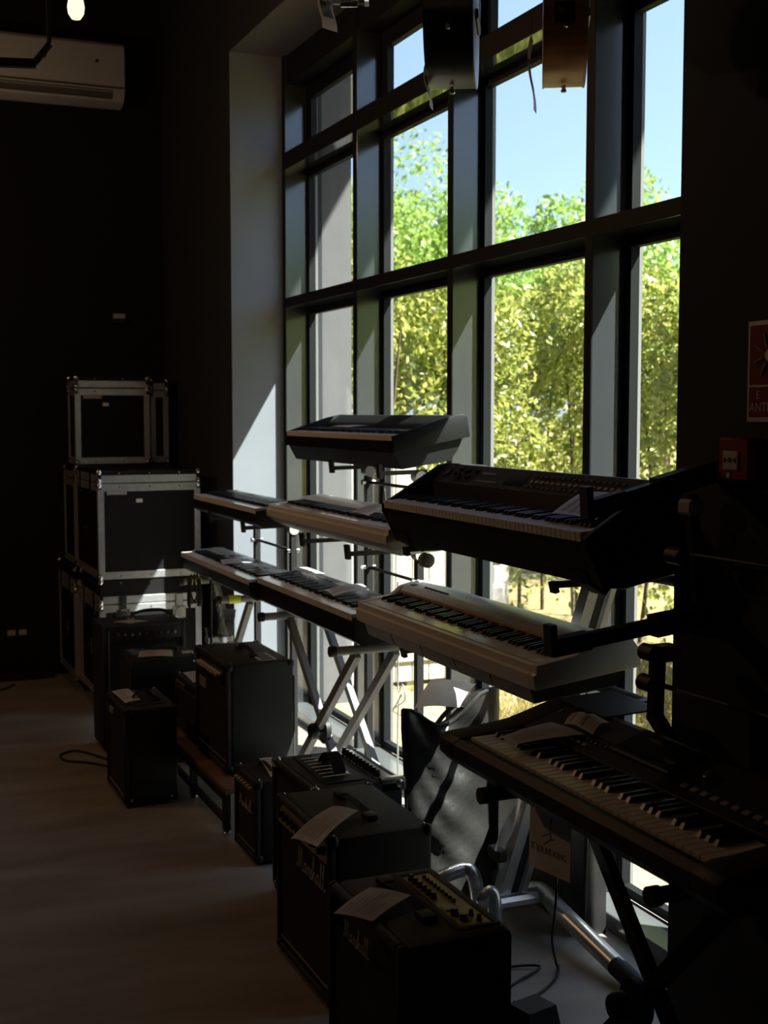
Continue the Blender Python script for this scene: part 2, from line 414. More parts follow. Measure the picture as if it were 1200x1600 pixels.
def leaf_mesh(name, C, L, W, rng, up=0.35):
    n = len(C)
    a = rng.normal(size=(n, 3)); a[:, 2] -= 0.4; a /= np.linalg.norm(a, axis=1)[:, None]
    q = rng.normal(size=(n, 3)); q[:, 2] += up*2
    b = np.cross(a, q); b /= np.linalg.norm(b, axis=1)[:, None]
    nn = np.cross(a, b)
    l = (L*rng.uniform(0.7, 1.3, n))[:, None]; wd = (W*rng.uniform(0.7, 1.3, n))[:, None]
    V = np.stack([C-a*l/2, C+b*wd/2+nn*wd*0.18, C+a*l/2, C-b*wd/2+nn*wd*0.18], axis=1).reshape(-1, 3)
    i0 = np.arange(n)*4
    F = np.stack([i0, i0+1, i0+2, i0, i0+2, i0+3], axis=1).reshape(-1)
    me = bpy.data.meshes.new(name)
    me.vertices.add(len(V)); me.vertices.foreach_set('co', V.astype(np.float32).ravel())
    nf = 2*n
    me.loops.add(3*nf); me.loops.foreach_set('vertex_index', F.astype(np.int32))
    me.polygons.add(nf); me.polygons.foreach_set('loop_start', (np.arange(nf)*3).astype(np.int32))
    me.polygons.foreach_set('loop_total', np.full(nf, 3, np.int32))
    me.update(calc_edges=True); me.validate()
    return me

rng = np.random.default_rng(3)
def hedge(label, x0, x1, y0, y1, ztop, n, L, W, stems, group):
    t = thing('hedge', label, 'hedge', ((x0+x1)/2, (y0+y1)/2, -0.03), group=group)
    cx, cy = (x0+x1)/2, (y0+y1)/2
    P = rng.uniform(0, 1, size=(n, 3))
    X = x0+(x1-x0)*P[:, 0]; Y = y0+(y1-y0)*P[:, 1]
    top = ztop+0.13*np.sin(Y*2.3+X)+0.10*np.sin(Y*5.1+1.3+X*3)+0.06*np.sin(Y*11+X*7)
    Z = 0.12+(top-0.12)*np.sqrt(P[:, 2]*0.93+0.07*P[:, 2]**2)
    bul = 0.10*np.sin(Z*4.1+Y*3.0)+0.07*np.sin(Z*9+Y*6.0)
    if (x1-x0) < (y1-y0): X = X+bul
    else: Y = Y+bul
    Cn = np.stack([X-cx, Y-cy, Z], axis=1)
    f = link('foliage', leaf_mesh('foliage', Cn, L, W, rng), 'leaf_hedge', t); f['kind'] = 'stuff'
    for i in range(stems):
        sx = (rng.uniform(x0+0.1, x1-0.1)-cx)*0.6; sy = rng.uniform(y0+0.1, y1-0.1)-cy
        p = [(sx, sy, 0), (sx+rng.uniform(-.05, .05), sy+rng.uniform(-.1, .1), ztop*0.4), (sx+rng.uniform(-.1, .1), sy+rng.uniform(-.15, .15), ztop*0.85)]
        MB().tube(smooth_path(p, 3), [0.02-0.0022*k for k in range(7)], 5).build('stem', 'bark', t)
    return t
hedge('tall sunlit leafy green hedge filling the two nearer window bays outside', 5.30, 5.95, 5.6, 10.2, 2.80, 30000, 0.068, 0.036, 14, None)
hedge('hedge continuing past the window towards the near end of the building', 5.30, 5.95, -4.0, 5.55, 2.75, 14000, 0.09, 0.05, 10, None)
hedge('green hedge rising behind the low white board fence', 2.95, 4.5, 7.80, 8.45, 2.66, 13000, 0.062, 0.032, 8, None)

def tree(label, loc, zc, rad, n, L, W, seed):
    r = np.random.default_rng(seed)
    t = thing('tree', label, 'tree', (*loc, -0.03), group=None)
    MB().tube(smooth_path([(0, 0, 0), (0.06, 0.03, zc*0.35), (-0.05, 0.05, zc*0.7), (0.02, 0, zc)], 4), [0.14-0.008*i for i in range(13)], 8).build('trunk', 'bark', t, 60)
    cl = []
    for i in range(16):
        d = r.normal(size=3); d /= np.linalg.norm(d); d[2] = d[2]*0.75
        cl.append((np.array([0, 0, zc])+d*rad*r.uniform(0.35, 0.95), rad*r.uniform(0.25, 0.5)))
    for i, (c, _) in enumerate(cl[:9]):
        MB().tube(smooth_path([(0, 0, zc*0.6), (c[0]*0.5, c[1]*0.5, (zc*0.7+c[2])/2), tuple(c)], 3), [0.05, .045, .04, .035, .025, .018, .012], 5).build('branch', 'bark', t)
    C = []
    for c, rr in cl:
        m = int(n/16)
        d = r.normal(size=(m, 3)); d /= np.linalg.norm(d, axis=1)[:, None]
        C.append(c+d*(rr*r.uniform(0.2, 1.0, m)**0.5)[:, None])
    f = link('foliage', leaf_mesh('foliage', np.concatenate(C), L, W, r), 'leaf_tree', t); f['kind'] = 'stuff'
    return t
def azp(px, d):
    a = YAW+math.atan((px-600)/2000.0); return (d*math.sin(a), d*math.cos(a))
tree('feathery green tree standing highest behind the hedge in the second bay', azp(625, 16), 3.35, 1.55, 16000, 0.085, 0.042, 1)
tree('bright green tree cresting the hedge at the right of the third bay', azp(905, 14.5), 3.2, 1.35, 11000, 0.08, 0.04, 2)
tree('lower green tree filling the dip in the middle of the third bay', azp(785, 18), 3.0, 1.55, 13000, 0.09, 0.045, 3)
tree('green tree half hidden by the frame at the right of the first bay', azp(548, 15), 3.5, 1.3, 8000, 0.085, 0.042, 4)
tree('green tree behind the hedge in the nearest bay beside the dark wall', azp(1030, 13.8), 2.6, 1.4, 9000, 0.075, 0.038, 5)
tree('soft green tree between the second and third bays behind the hedge', azp(705, 21), 3.3, 1.6, 8000, 0.1, 0.05, 6)

for xy, zc, rd, sd in (((8.2, -6.5), 3.3, 1.9, 7), ((6.9, -10.5), 3.2, 1.8, 8), ((12.5, -7.0), 3.8, 2.0, 9)):
    tree({7: 'nearest of the garden trees out of the photo', 8: 'smallest of the garden trees out of the photo', 9: 'farthest and tallest of the garden trees out of the photo'}[sd], xy, zc, rd, 4500, 0.17, 0.09, sd)['group'] = 'garden trees out of view'
# grass strip
n = 16000
gx = rng.uniform(3.18, 5.3, n); gy = rng.uniform(2.0, 9.5, n); gy = np.where((gx < 4.6) & (gy > 7.2), gy-3.0, gy)
h = rng.uniform(0.03, 0.10, n)
a = rng.uniform(0, 2*PI, n); bx = np.cos(a)*0.005; by = np.sin(a)*0.005
lx = rng.normal(0, 0.03, n); ly = rng.normal(0, 0.03, n)
V = np.stack([np.stack([gx-bx, gy-by, np.full(n, -0.036)], 1), np.stack([gx+bx, gy+by, np.full(n, -0.036)], 1), np.stack([gx+lx, gy+ly, h-0.036], 1)], axis=1).reshape(-1, 3)
me = bpy.data.meshes.new('lawn_grass')
me.from_pydata(V.tolist(), [], [(3*i, 3*i+1, 3*i+2) for i in range(n)])
lg = link('lawn_grass', me, 'grass'); tag(lg, 'strip of dry yellow grass between the paving and the hedge', 'grass'); lg['kind'] = 'stuff'

# white board fence outside
ft = thing('board_fence', 'low white vertical board fence outside the second window bay', 'fence', (2.73, 7.345, -0.035))
nb = 11
FB = {}
for i in range(nb):
    hgt = 1.62 if i < 5 else (0.98 if i < 8 else 0.74)
    if hgt not in FB: FB[hgt] = MB().box(0, 0.111, 0, 0.02, 0.03, hgt, 0.003).mesh('fence_board')
    link('fence_board', FB[hgt], 'fence', ft, (i*0.116, 0, 0))
MB().box(0, nb*0.116, -0.018, 0.0, 0.16, 0.215, 0.003).build('fence_rail', 'fence', ft)
MB().box(0, 5*0.116, -0.018, 0.0, 1.5, 1.555, 0.003).build('fence_rail', 'fence', ft)
for x, z in ((0.0, 1.68), (0.55, 1.66), (nb*0.116-0.06, 0.78)): MB().box(x, x+0.06, 0.02, 0.075, 0, z, 0.004).build('fence_post', 'fence', ft)
mb = thing('meter_box', 'small grey utility box fixed on the white fence', 'utility box', (3.82, 7.30, 0.42))
MB().box(0, 0.13, 0, 0.043, 0, 0.17, 0.006).build('housing', 'piano_grey', mb)
MB().box(0.015, 0.115, -0.004, 0.0, 0.02, 0.15, 0.002).build('cover', 'logo_dim', mb)

# ================================================================== LAMPS OF THE ROOM
def pendant(label, loc, power, group='warm pendant bulbs', r=0.034):
    t = thing('pendant_bulb', label, 'lamp', loc, group=group)
    MB().lathe([(0.001, -0.055), (0.018, -0.05), (r*0.9, -0.03), (r, -0.005), (r*0.85, 0.022), (0.017, 0.05), (0.014, 0.06)], n=20).build('bulb', 'bulb', t, 60)
    MB().lathe([(0.016, 0.058), (0.02, 0.062), (0.02, 0.12), (0.008, 0.135)], n=16).build('socket', 'steel', t, 40)
    MB().tube([(0, 0, 0.13), (0.0, 0.0, (Z_CEIL-loc[2])*0.5), (0, 0, Z_CEIL-loc[2])], 0.0035, 6).build('cord', 'rubber', t)
    MB().lathe([(0.045, Z_CEIL-loc[2]-0.03), (0.05, Z_CEIL-loc[2]-0.001)], n=20).build('ceiling_rose', 'steel', t)
    L = bpy.data.lights.new('bulb_light', 'POINT'); L.energy = power; L.color = (1.0, 0.57, 0.29); L.shadow_soft_size = 0.04
    lo = bpy.data.objects.new('bulb_light', L); COL.objects.link(lo); lo.parent = t; lo.location = (0, 0, -0.085)
    return t
pendant('lit warm bulb hanging above the air conditioner', (0.905, 5.25, 3.30), 8)
pendant('warm bulb hanging over the middle of the room, out of the photo', (-0.7, 6.0, 2.75), 14)
pendant('warm bulb hanging at the back of the room behind the camera', (-0.6, 0.0, 3.2), 1.0)

# ================================================================== KEYBOARDS
LET = 'ABCDEFG'
HASB = {'A': 1, 'B': 0, 'C': 1, 'D': 1, 'E': 0, 'F': 1, 'G': 1}
KEYMESH = {}
def add_keys(t, u0, v0, z, n, start, pitch, kl, hgt, slope, single):
    ang = math.atan(slope); i0 = LET.index(start)
    bl = kl*0.63; bw = pitch*0.46
    def whites(mb, x): mb.box(x+0.0006, x+pitch-0.0006, 0, kl, 0, hgt, 0.0012)
    def blacks(mb, x):
        y0, y1 = kl-bl, kl; z0, z1 = hgt, hgt+0.0115
        mb.hexa([(x-bw/2, y0, z0), (x+bw/2, y0, z0), (x+bw/2, y1, z0), (x-bw/2, y1, z0),
                 (x-bw*0.38, y0+0.008, z1), (x+bw*0.38, y0+0.008, z1), (x+bw*0.38, y1, z1), (x-bw*0.38, y1, z1)])
    rot = (ang, 0, 0)
    if single:
        kk = (round(pitch, 4), kl, hgt)
        if kk not in KEYMESH:
            a = MB(); whites(a, 0); b = MB(); blacks(b, 0)
            KEYMESH[kk] = (a.mesh('white_key'), b.mesh('black_key'))
        wm, bmsh = KEYMESH[kk]
        for i in range(n):
            link('white_key', wm, 'key_w', t, (u0+i*pitch, v0, z), rot)
            if HASB[LET[(i0+i) % 7]] and i < n-1: link('black_key', bmsh, 'key_b', t, (u0+(i+1)*pitch, v0, z), rot)
    else:
        a = MB(); b = MB()
        for i in range(n):
            whites(a, i*pitch)
            if HASB[LET[(i0+i) % 7]] and i < n-1: blacks(b, (i+1)*pitch)
        o = a.build('white_keys', 'key_w', t, loc=(u0, v0, z), rot=rot); o['kind'] = 'stuff'
        o = b.build('black_keys', 'key_b', t, loc=(u0, v0, z), rot=rot); o['kind'] = 'stuff'

RZ = -PI/2     # local X runs towards the camera, local Y towards the window
def piano_thing(name, label, loc, tilt=0.0): return thing(name, label, 'keyboard', loc, RZ, None, tilt)

# --- white piano, lower tier
t = piano_thing('digital_piano', 'long white digital piano on the lower tier with its black keys showing', (1.735, 4.352, 0.937), R(7))
Lw = 1.322
mid = [(0, 0), (0, .042), (.010, .046), (.012, .066), (.030, .066), (.032, .05), (.170, .05), (.172, .088), (.2, .102), (.26, .104), (.325, .082), (.346, .052), (.346, 0)]
chk = [(0, 0), (0, .042), (.010, .046), (.012, .068), (.14, .073), (.185, .1), (.26, .107), (.327, .085), (.348, .054), (.348, 0)]
MB().prism(mid, 0.03, Lw-0.03, 'x').build('body', 'piano_white', t, 30)
for a in (0, Lw-0.03): MB().prism(chk, a, a+0.03, 'x', 0.003).build('end_block', 'piano_white', t, 35)
add_keys(t, 0.034, 0.033, 0.05, 52, 'A', (Lw-0.068)/52, 0.138, 0.018, 0.0, True)
MB().box(0.032, Lw-0.032, 0.169, 0.171, 0.05, 0.082).build('fallboard', 'mahogany', t)  # brown colour painted in for a reflection along the lip
for i in range(9): MB().box(0.16+i*0.022, 0.172+i*0.022, 0.215, 0.223, 0.101, 0.107, 0.001).build('button', 'plastic', t)
MB().box(0.05, 0.085, 0.205, 0.225, 0.1005, 0.1045, 0.001).build('button', 'plastic', t)
und = [(.010, -.006), (.020, -.05), (.29, -.055), (.335, -.004)]
for i in range(5):
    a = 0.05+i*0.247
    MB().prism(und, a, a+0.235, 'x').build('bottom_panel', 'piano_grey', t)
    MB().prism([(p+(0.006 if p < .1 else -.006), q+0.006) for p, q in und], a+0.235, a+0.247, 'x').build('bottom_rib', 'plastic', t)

# --- white piano, upper tier (deep grey belly)
t = piano_thing('digital_piano', 'white digital piano with a grey belly on the upper tier', (1.765, 5.520, 1.188), R(4))
Lw = 1.384
mid = [(0, .048), (0, .078), (.010, .083), (.012, .098), (.024, .098), (.026, .084), (.165, .084), (.168, .112), (.2, .121), (.27, .12), (.318, .106), (.322, .048)]
chk = [(0, .048), (0, .078), (.010, .083), (.012, .1), (.14, .104), (.19, .121), (.27, .122), (.32, .107), (.324, .048)]
MB().prism(mid, 0.045, Lw-0.045, 'x').build('body', 'piano_white', t, 30)
for a in (0, Lw-0.045): MB().prism(chk, a, a+0.045, 'x', 0.003).build('end_block', 'piano_white', t, 35)
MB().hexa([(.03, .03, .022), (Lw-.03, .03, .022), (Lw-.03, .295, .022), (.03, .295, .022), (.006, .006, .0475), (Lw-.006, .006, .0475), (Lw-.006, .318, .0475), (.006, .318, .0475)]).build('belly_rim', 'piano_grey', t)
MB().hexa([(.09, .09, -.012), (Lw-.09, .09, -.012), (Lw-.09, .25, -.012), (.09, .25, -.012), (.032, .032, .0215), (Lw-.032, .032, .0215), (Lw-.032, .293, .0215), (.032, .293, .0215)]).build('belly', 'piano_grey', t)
add_keys(t, 0.05, 0.027, 0.084, 52, 'A', (Lw-0.1)/52, 0.138, 0.017, 0.0, False)
MB().box(0.05, Lw-0.05, 0.1655, 0.1675, 0.084, 0.112).build('fallboard', 'neck', t)

# --- slim black pianos at the far end
def slim(label, loc, L, hb, D, tilt):
    t = piano_thing('stage_piano', label, loc, tilt)
    kz = hb
    mid = [(.03, 0), (0.004, .02), (0.004, kz), (.158, kz), (.16, kz+.026), (.19, kz+.034), (D-.01, kz+.03), (D, kz+.02), (D, .015), (D-.04, 0)]
    chk = [(.03, 0), (0.0, .02), (0.0, kz+.012), (.13, kz+.024), (.19, kz+.037), (D-.01, kz+.033), (D+.002, kz+.02), (D+.002, .015), (D-.04, 0)]
    MB().prism(mid, 0.014, L-0.014, 'x').build('body', 'piano_black', t, 30)
    for a in (0, L-0.014): MB().prism(chk, a, a+0.014, 'x').build('end_block', 'piano_black', t, 30)
    add_keys(t, 0.016, 0.0, kz, 52, 'A', (L-0.032)/52, 0.15, 0.026, 0.0, False)
    MB().box(L*0.4, L*0.56, .195, D-.03, kz+.032, kz+.035, .001).build('display_panel', 'plastic_gloss', t)
    for i in range(8): MB().box(L*0.2+i*.024, L*0.2+i*.024+.014, .205, .215, kz+.031, kz+.036, .001).build('button', 'plastic_gloss', t)
    return t
slim('slim black piano at the far end of the lower row beside the flight cases', (1.705, 6.89, 0.838), 1.295, 0.073, 0.255, R(2))
slim('slim black piano in the middle of the lower row against the white one', (1.732, 5.572, 0.834), 1.205, 0.094, 0.27, R(3))
slim('slim black piano at the far end of the upper tier by the corner', (1.72, 6.66, 1.178), 1.13, 0.065, 0.255, R(2))

# --- black stage piano with sliders, upper tier near end
t = piano_thing('stage_piano', 'large black stage piano with slanted slider panel above the lower white piano', (1.74, 4.130, 1.250))
Lb = 1.343
chk = [(0, .132), (0, .108), (.055, 0), (.12, -.006), (.285, .028), (.43, -.014), (.44, .0), (.44, .225), (.40, .262), (.25, .272), (.217, .264)]  # rear underside dropped, out of view, to block sun from the lower white piano
mid = [(.004, .118), (.004, .105), (.055, .002), (.12, -.004), (.285, .030), (.428, -.012), (.438, .002), (.438, .223), (.398, .258), (.25, .268), (.178, .205), (.168, .132)]
MB().prism(mid, 0.022, Lb-0.022, 'x').build('body', 'piano_black', t, 30)
for a in (0, Lb-0.022): MB().prism(chk, a, a+0.022, 'x', 0.002).build('end_block', 'piano_black', t, 35)
MB().prism([(.035, .035), (.05, .0), (.10, -.03), (.12, -.004)], 0.06, 0.13, 'x').build('foot', 'plastic', t)
MB().prism([(.035, .035), (.05, .0), (.10, -.03), (.12, -.004)], Lb-0.13, Lb-0.06, 'x').build('foot', 'plastic', t)
add_keys(t, 0.026, 0.0, 0.119, 52, 'A', (Lb-0.052)/52, 0.15, 0.026, 0.085, True)
pa = math.atan2(.063, .072)
pn = MB().box(0.026, Lb-0.026, 0.0, 0.094, 0, 0.003, 0.001).build('control_panel', 'plastic_gloss', t, loc=(0, .1795, .2065), rot=(pa, 0, 0))
MB().lathe([(.026, 0), (.026, .006), (.018, .008), (.016, .006)], n=24).build('mode_wheel', 'plastic', pn, 40, loc=(0.085, .055, .003))
for i in range(9):
    MB().box(0.16+i*.017, 0.166+i*.017, .012, .082, .003, .0045).build('slider_slot', 'rubber', pn)
    MB().box(0.157+i*.017, 0.169+i*.017, .04+.02*math.sin(i*1.7), .052+.02*math.sin(i*1.7), .0045, .013, .001).build('slider_cap', 'plastic', pn)
for i in range(8): MB().box(0.345+i*.018, 0.357+i*.018, .02, .028, .003, .006, .001).build('button', 'logo_dim', pn)
for i in range(5): MB().box(0.345+i*.02, 0.36+i*.02, .055, .064, .003, .006, .001).build('button', 'logo_dim', pn)
MB().box(0.53, 0.65, .02, .075, .003, .005, .001).build('display', 'screen', pn)
for r_ in range(3):
    for i in range(16): MB().box(0.68+i*.032, 0.700+i*.032, .016+r_*.023, .027+r_*.023, .003, .006, .001).build('button', 'plastic' if r_ != 1 else 'logo_dim', pn)

# --- black piano on the top tier
t = piano_thing('stage_piano', 'black stage piano standing highest of all in front of the mullion', (1.902, 5.662, 1.487))
Lb = 1.262
chk = [(0, .125), (0, .062), (.322, .122), (.31, .196), (.296, .207), (.27, .206), (.2, .19)]
mid = [(.004, .108), (.004, .064), (.318, .122), (.306, .196), (.292, .204), (.265, .203), (.215, .168), (.2, .148), (.165, .135), (.16, .118)]
MB().prism(mid, 0.016, Lb-0.016, 'x').build('body', 'piano_black', t, 30)
for a in (0, Lb-0.016): MB().prism(chk, a, a+0.016, 'x', 0.002).build('end_block', 'piano_black', t, 35)
MB().prism([(.01, .062), (.045, 0), (.25, .03), (.28, .075), (.30, .117)], 0.02, Lb-0.02, 'x').build('belly', 'piano_black', t, 30)
MB().box(.02, Lb-.02, .168, .198, .1365, .1455, .001).build('control_panel', 'plastic_gloss', t)
add_keys(t, 0.018, 0.001, 0.107, 52, 'A', (Lb-0.036)/52, 0.15, 0.022, 0.06, False)

# --- arranger workstation on the cross stand, nearest
t = piano_thing('workstation_keyboard', 'black workstation keyboard on a cross stand at the right, keys glinting', (1.405, 2.95, 0.80))
Ls = 1.15
mid = [(.03, 0), (0, .03), (0, .062), (.02, .074), (.044, .07), (.047, .056), (.196, .06), (.2, .088), (.35, .135), (.385, .13), (.392, .05), (.34, 0)]
chk = [(.03, 0), (0, .03), (0, .064), (.02, .077), (.15, .088), (.2, .095), (.35, .138), (.387, .133), (.395, .05), (.34, 0)]
MB().prism(mid, 0.085, Ls-0.085, 'x').build('body', 'plastic', t, 30)
for a in (0, Ls-0.085): MB().prism(chk, a, a+0.085, 'x', 0.004).build('end_block', 'plastic', t, 35)
add_keys(t, 0.089, 0.047, 0.056, 36, 'C', (Ls-0.178)/36, 0.146, 0.022, 0.02, True)
pa = math.atan2(.047, .15)
pn = MB().box(0.02, Ls-0.02, 0.0, 0.155, 0, 0.003, 0.001).build('control_panel', 'plastic', t, loc=(0, .201, .0885), rot=(pa, 0, 0))
MB().box(0.42, 0.66, .045, .152, .003, .014, .004).build('display_bezel', 'plastic', pn)
MB().box(0.435, 0.645, .055, .145, .014, .0155, .001).build('display', 'screen', pn)
for i in range(7): MB().box(0.17+i*.028, 0.188+i*.028, .02, .03, .003, .009, .001).build('button', 'logo_dim', pn)
for i in range(9): MB().box(0.24+i*.02, 0.25+i*.02, .045, .056, .003, .008, .001).build('button', 'plastic_gloss', pn)
for i in range(10): MB().box(0.72+i*.034, 0.74+i*.034, .03, .044, .003, .008, .001).build('button', 'logo_dim', pn)
MB().box(0.27, 0.41, .07, .105, .003, .007, .001).build('slider_bed', 'rubber', pn)
for i in range(2): MB().lathe([(.014, 0), (.014, .006), (.006, .01), (.006, .03), (.009, .034), (.009, .038)], n=14).build('joystick', 'plastic', pn, 40, loc=(0.205+i*.05, .105, .003))
MB().lathe([(.016, 0), (.016, .012), (.013, .014)], n=18).build('value_dial', 'plastic_gloss', pn, 40, loc=(0.75, .09, .003))
MB().box(0.1, 0.11, .1, .115, .003, .006).build('button', 'chrome', pn)
MB().hexa([(.04, .33, .139), (.27, .33, .139), (.27, .50, .146), (.04, .50, .146), (.04, .33, .143), (.27, .33, .143), (.27, .50, .15), (.04, .50, .15)]).build('music_rest', 'plastic', t)

# ================================================================== STANDS
def cross_stand(label, x, yc, W, h, double, m='steel', depth=0.34, front=-0.055):
    t = thing('cross_stand', label, 'keyboard stand', (x, yc, 0), RZ)
    hw = W/2
    for k in ((0.04, 0.20) if double else (0.10,)):
        for sgn, yy in ((1, k), (-1, k+0.034)):
            MB().bar((-hw*sgn, yy, 0.02), (hw*sgn, yy, h-0.015), 0.036, 0.026, (0, 1, 0)).build('leg', m, t)
    for s in (-1, 1):
        MB().tube([(s*hw, front, h), (s*hw, depth-0.06, h)], 0.017, 12).build('support_tube', m, t, 40)
        for y in (front-.003, depth-0.064): MB().cyl((s*hw, y-.012, h), (s*hw, y+.012, h), 0.0205, n=14).build('end_cap', 'rubber', t, 40)
        MB().tube([(s*hw, -0.08, 0.02), (s*hw, depth-0.02, 0.02)], 0.0155, 12).build('foot_tube', m, t, 40)
        for y in (-0.08, depth-0.02): MB().cyl((s*hw, y-.015, 0.02), (s*hw, y+.015, 0.02), 0.019, n=14).build('end_cap', 'rubber', t, 40)
    zp = h/2
    MB().lathe([(.055, .0), (.055, .018), (.035, .028), (.02, .03)], (0.02, 0.0, zp), 'y', 20).build('locking_disc', 'steel', t, 40, loc=(0, .055, 0))
    MB().lathe([(.028, -.03), (.033, -.02), (.033, 0), (.012, .01), (.012, .06)], (0.02, 0.03, zp), 'y', 16).build('pivot_knob', 'plastic', t, 40)
    return t
cross_stand('black cross stand under the workstation keyboard', 1.53, 2.34, 0.70, 0.78, False, front=-0.125)
cross_stand('double braced cross stand lit white by the sun under the middle black piano', 1.722, 4.86, 0.88, 0.812, True, 'satin')
cross_stand('cross stand with yellow tape under the far black piano', 1.68, 6.2, 0.72, 0.815, False, 'satin', 0.30)

for i, (y, lab) in enumerate(((6.56, 'yellow-green tape on the support tube beside the cable bundle'), (5.84, 'yellow-green tape on the support tube at the near side of the far stand'))):
    MB().lathe([(.0205, -.028), (.0205, .028)], axis='x', n=16).build('tape', 'tape', None, 40, loc=(1.70, y, 0.815))
    tag(bpy.data.objects['tape' if i == 0 else 'tape.001'], lab, 'tape')

# posts carrying the upper tiers
def tier_stand(label, x, ys, ztop, arms, rods):
    t = thing('tier_stand', label, 'keyboard stand', (x, ys[0], 0), 0)
    for y in ys:
        dy = y-ys[0]
        MB().box(-.016, .016, dy-.016, dy+.016, 0.02, ztop, .003).build('post', 'steel', t)
        MB().box(-.16, .12, dy-.018, dy+.018, 0, 0.022, .004).build('foot', 'steel', t)
        for z, x0, x1 in arms:
            MB().bar((0.03, dy, z), (x0-x, dy, z-0.004), 0.03, 0.016).build('arm', 'steel', t)
            MB().bar((x0-x-.002, dy, z-0.024), (x0-x-.008, dy, z+0.032), 0.034, 0.014, (1, 0, 0)).build('arm_tip', 'rubber', t)
            MB().cyl((0, dy-.022, z-.02), (0, dy+.03, z-.02), .024, n=16).build('clamp_knob', 'piano_grey', t, 40)
    for z in rods:
        MB().tube([(0, 0.0, z), (0, ys[-1]-ys[0], z)], 0.007, 8).build('cross_rod', 'steel', t)
        for y in (0, ys[-1]-ys[0]): MB().cyl((-.03, y, z), (.03, y, z), .013, n=12).build('rod_clamp', 'chrome', t, 40)
    return t
tier_stand('black two post stand holding the upper white piano and the highest black piano', 2.10, (5.13, 4.60), 1.475, [(1.158, 1.80, 2.1), (1.468, 1.935, 2.1)], (1.03, 1.40))
tier_stand('black two post stand holding the far upper piano in the corner', 1.983, (6.38, 5.80), 1.16, [(1.162, 1.74, 1.93)], (1.04,))

# silver column stand
t = thing('column_stand', 'silver aluminium column stand with splayed tube feet behind the bag', 'keyboard stand', (1.985, 3.62, 0))
def colp(z): return Vector((0.19*(z-0.145), -0.205*(z-0.145), z))
def slant(x0, x1, y0, y1, z0, z1):
    a, b = colp(z0), colp(z1)
    q = [a+Vector((x, y, 0)) for x, y in ((x0, y0), (x1, y0), (x1, y1), (x0, y1))]+[b+Vector((x, y, 0)) for x, y in ((x0, y0), (x1, y0), (x1, y1), (x0, y1))]
    return MB().hexa(q)
slant(-.048, .048, -.022, .022, .11, 1.20).build('column', 'alu', t)
slant(-.049, -.034, -.030, -.022, .13, 1.19).build('column_rail', 'alu', t)
slant(.030, .049, -.032, -.022, .13, 1.19).build('column_rail', 'alu', t)
slant(-.004, .020, -.0245, -.022, .13, 1.19).build('column_slot', 'rubber', t)
MB().box(-.07, .10, -.05, .05, .085, .125, .012).build('base_plate', 'alu', t)
MB().tube(smooth_path([(.06, .01, .115), (.105, -.01, .118), (.112, -.07, .11), (.104, -.14, .10), (.112, -.48, .042)], 5), .030, 16).build('foot_tube', 'alu', t, 50)
MB().tube([(.111, -.46, .045), (.1135, -.55, .030), (.114, -.57, .028)], [.0305, .0305, .018], 16).build('foot_cap', 'rubber', t, 50)
MB().tube(smooth_path([(.05, .04, .105), (.08, .14, .10), (.10, .34, .06), (.11, .50, .03)], 4), .028, 14).build('foot_tube', 'alu', t, 50)
MB().tube([(.109, .48, .034), (.112, .56, .03)], .0285, 14).build('foot_cap', 'rubber', t, 50)
MB().tube(smooth_path([(-.20, .135, .15), (-.16, .13, .165), (-.105, .13, .172), (-.08, .105, .155), (-.055, .11, .03)], 5), .024, 14).build('foot_tube', 'alu', t, 50)
MB().tube(smooth_path([(-.06, .0, .105), (-.12, -.04, .13), (-.105, -.045, .152), (-.09, -.055, .145), (-.088, -.07, .03)], 5), .023, 14).build('foot_tube', 'alu', t, 50)
for z0, xf in ((1.228, 1.80), (0.872, 1.79)):
    a = colp(z0)
    for dy in (-.58, .42):
        MB().bar((a.x, dy, z0), (xf-1.985, dy, z0), 0.03, 0.016).build('arm', 'steel', t)
        MB().bar((xf-1.985, dy, z0-.022), (xf-1.992, dy, z0+.008), 0.03, 0.014, (1, 0, 0)).build('arm_tip', 'rubber', t)
    MB().tube([(a.x, -.60, z0-.01), (a.x, .44, z0-.01)], .016, 12).build('cross_tube', 'steel', t, 40)
MB().box(-.075, -.04, -.055, .02, .25, .29, .004).build('clamp', 'plastic', t)
MB().lathe([(.012, -.035), (.026, -.03), (.026, 0), (.02, .008)], (-.11, .44, 1.185), 'y', 16).build('clamp_knob', 'piano_grey', t, 40)

# dark empty stand in the foreground right
t = thing('arm_stand', 'dark empty keyboard stand with two upturned arms in front of the wall', 'keyboard stand', (1.88, 2.58, 0), 0)
MB().bar((-.046, .03, 0.94), (-.040, .03, 1.13), .030, .030, (1, 0, 0)).build('post', 'steel', t)
MB().bar((-.046, .04, 0.96), (.04, -1.0, 0.03), .030, .030, (1, 0, 0)).build('rear_leg', 'steel', t)
MB().bar((.083, .03, 1.17), (.048, .03, 1.50), .026, .026, (1, 0, 0)).build('post', 'steel', t)
MB().box(-.28, .08, -1.03, -.97, 0.0, .035, .006).build('foot', 'steel', t)
for (xa, za), (xb, zb) in (((-.36, 1.151), (.09, 1.203)), ((-.266, 1.472), (.09, 1.557))):
    MB().bar((xa, 0, za), (xb, 0, zb), .030, .034).build('arm', 'steel', t)
    d = Vector((xb-xa, 0, zb-za)).normalized()
    p = Vector((xa, 0, za))
    MB().bar(p-d*.004, p+d*.10, .036, .042).build('arm_sleeve', 'rubber', t)
    MB().bar(p+Vector((-.0, 0, -.02)), p+Vector((-.005, 0, .055)), .034, .018, (1, 0, 0)).build('arm_tip', 'rubber', t)
    q = Vector((xb, 0, zb)); MB().bar(q-d*.17, q+d*.008, .042, .052).build('arm_clamp', 'rubber', t)
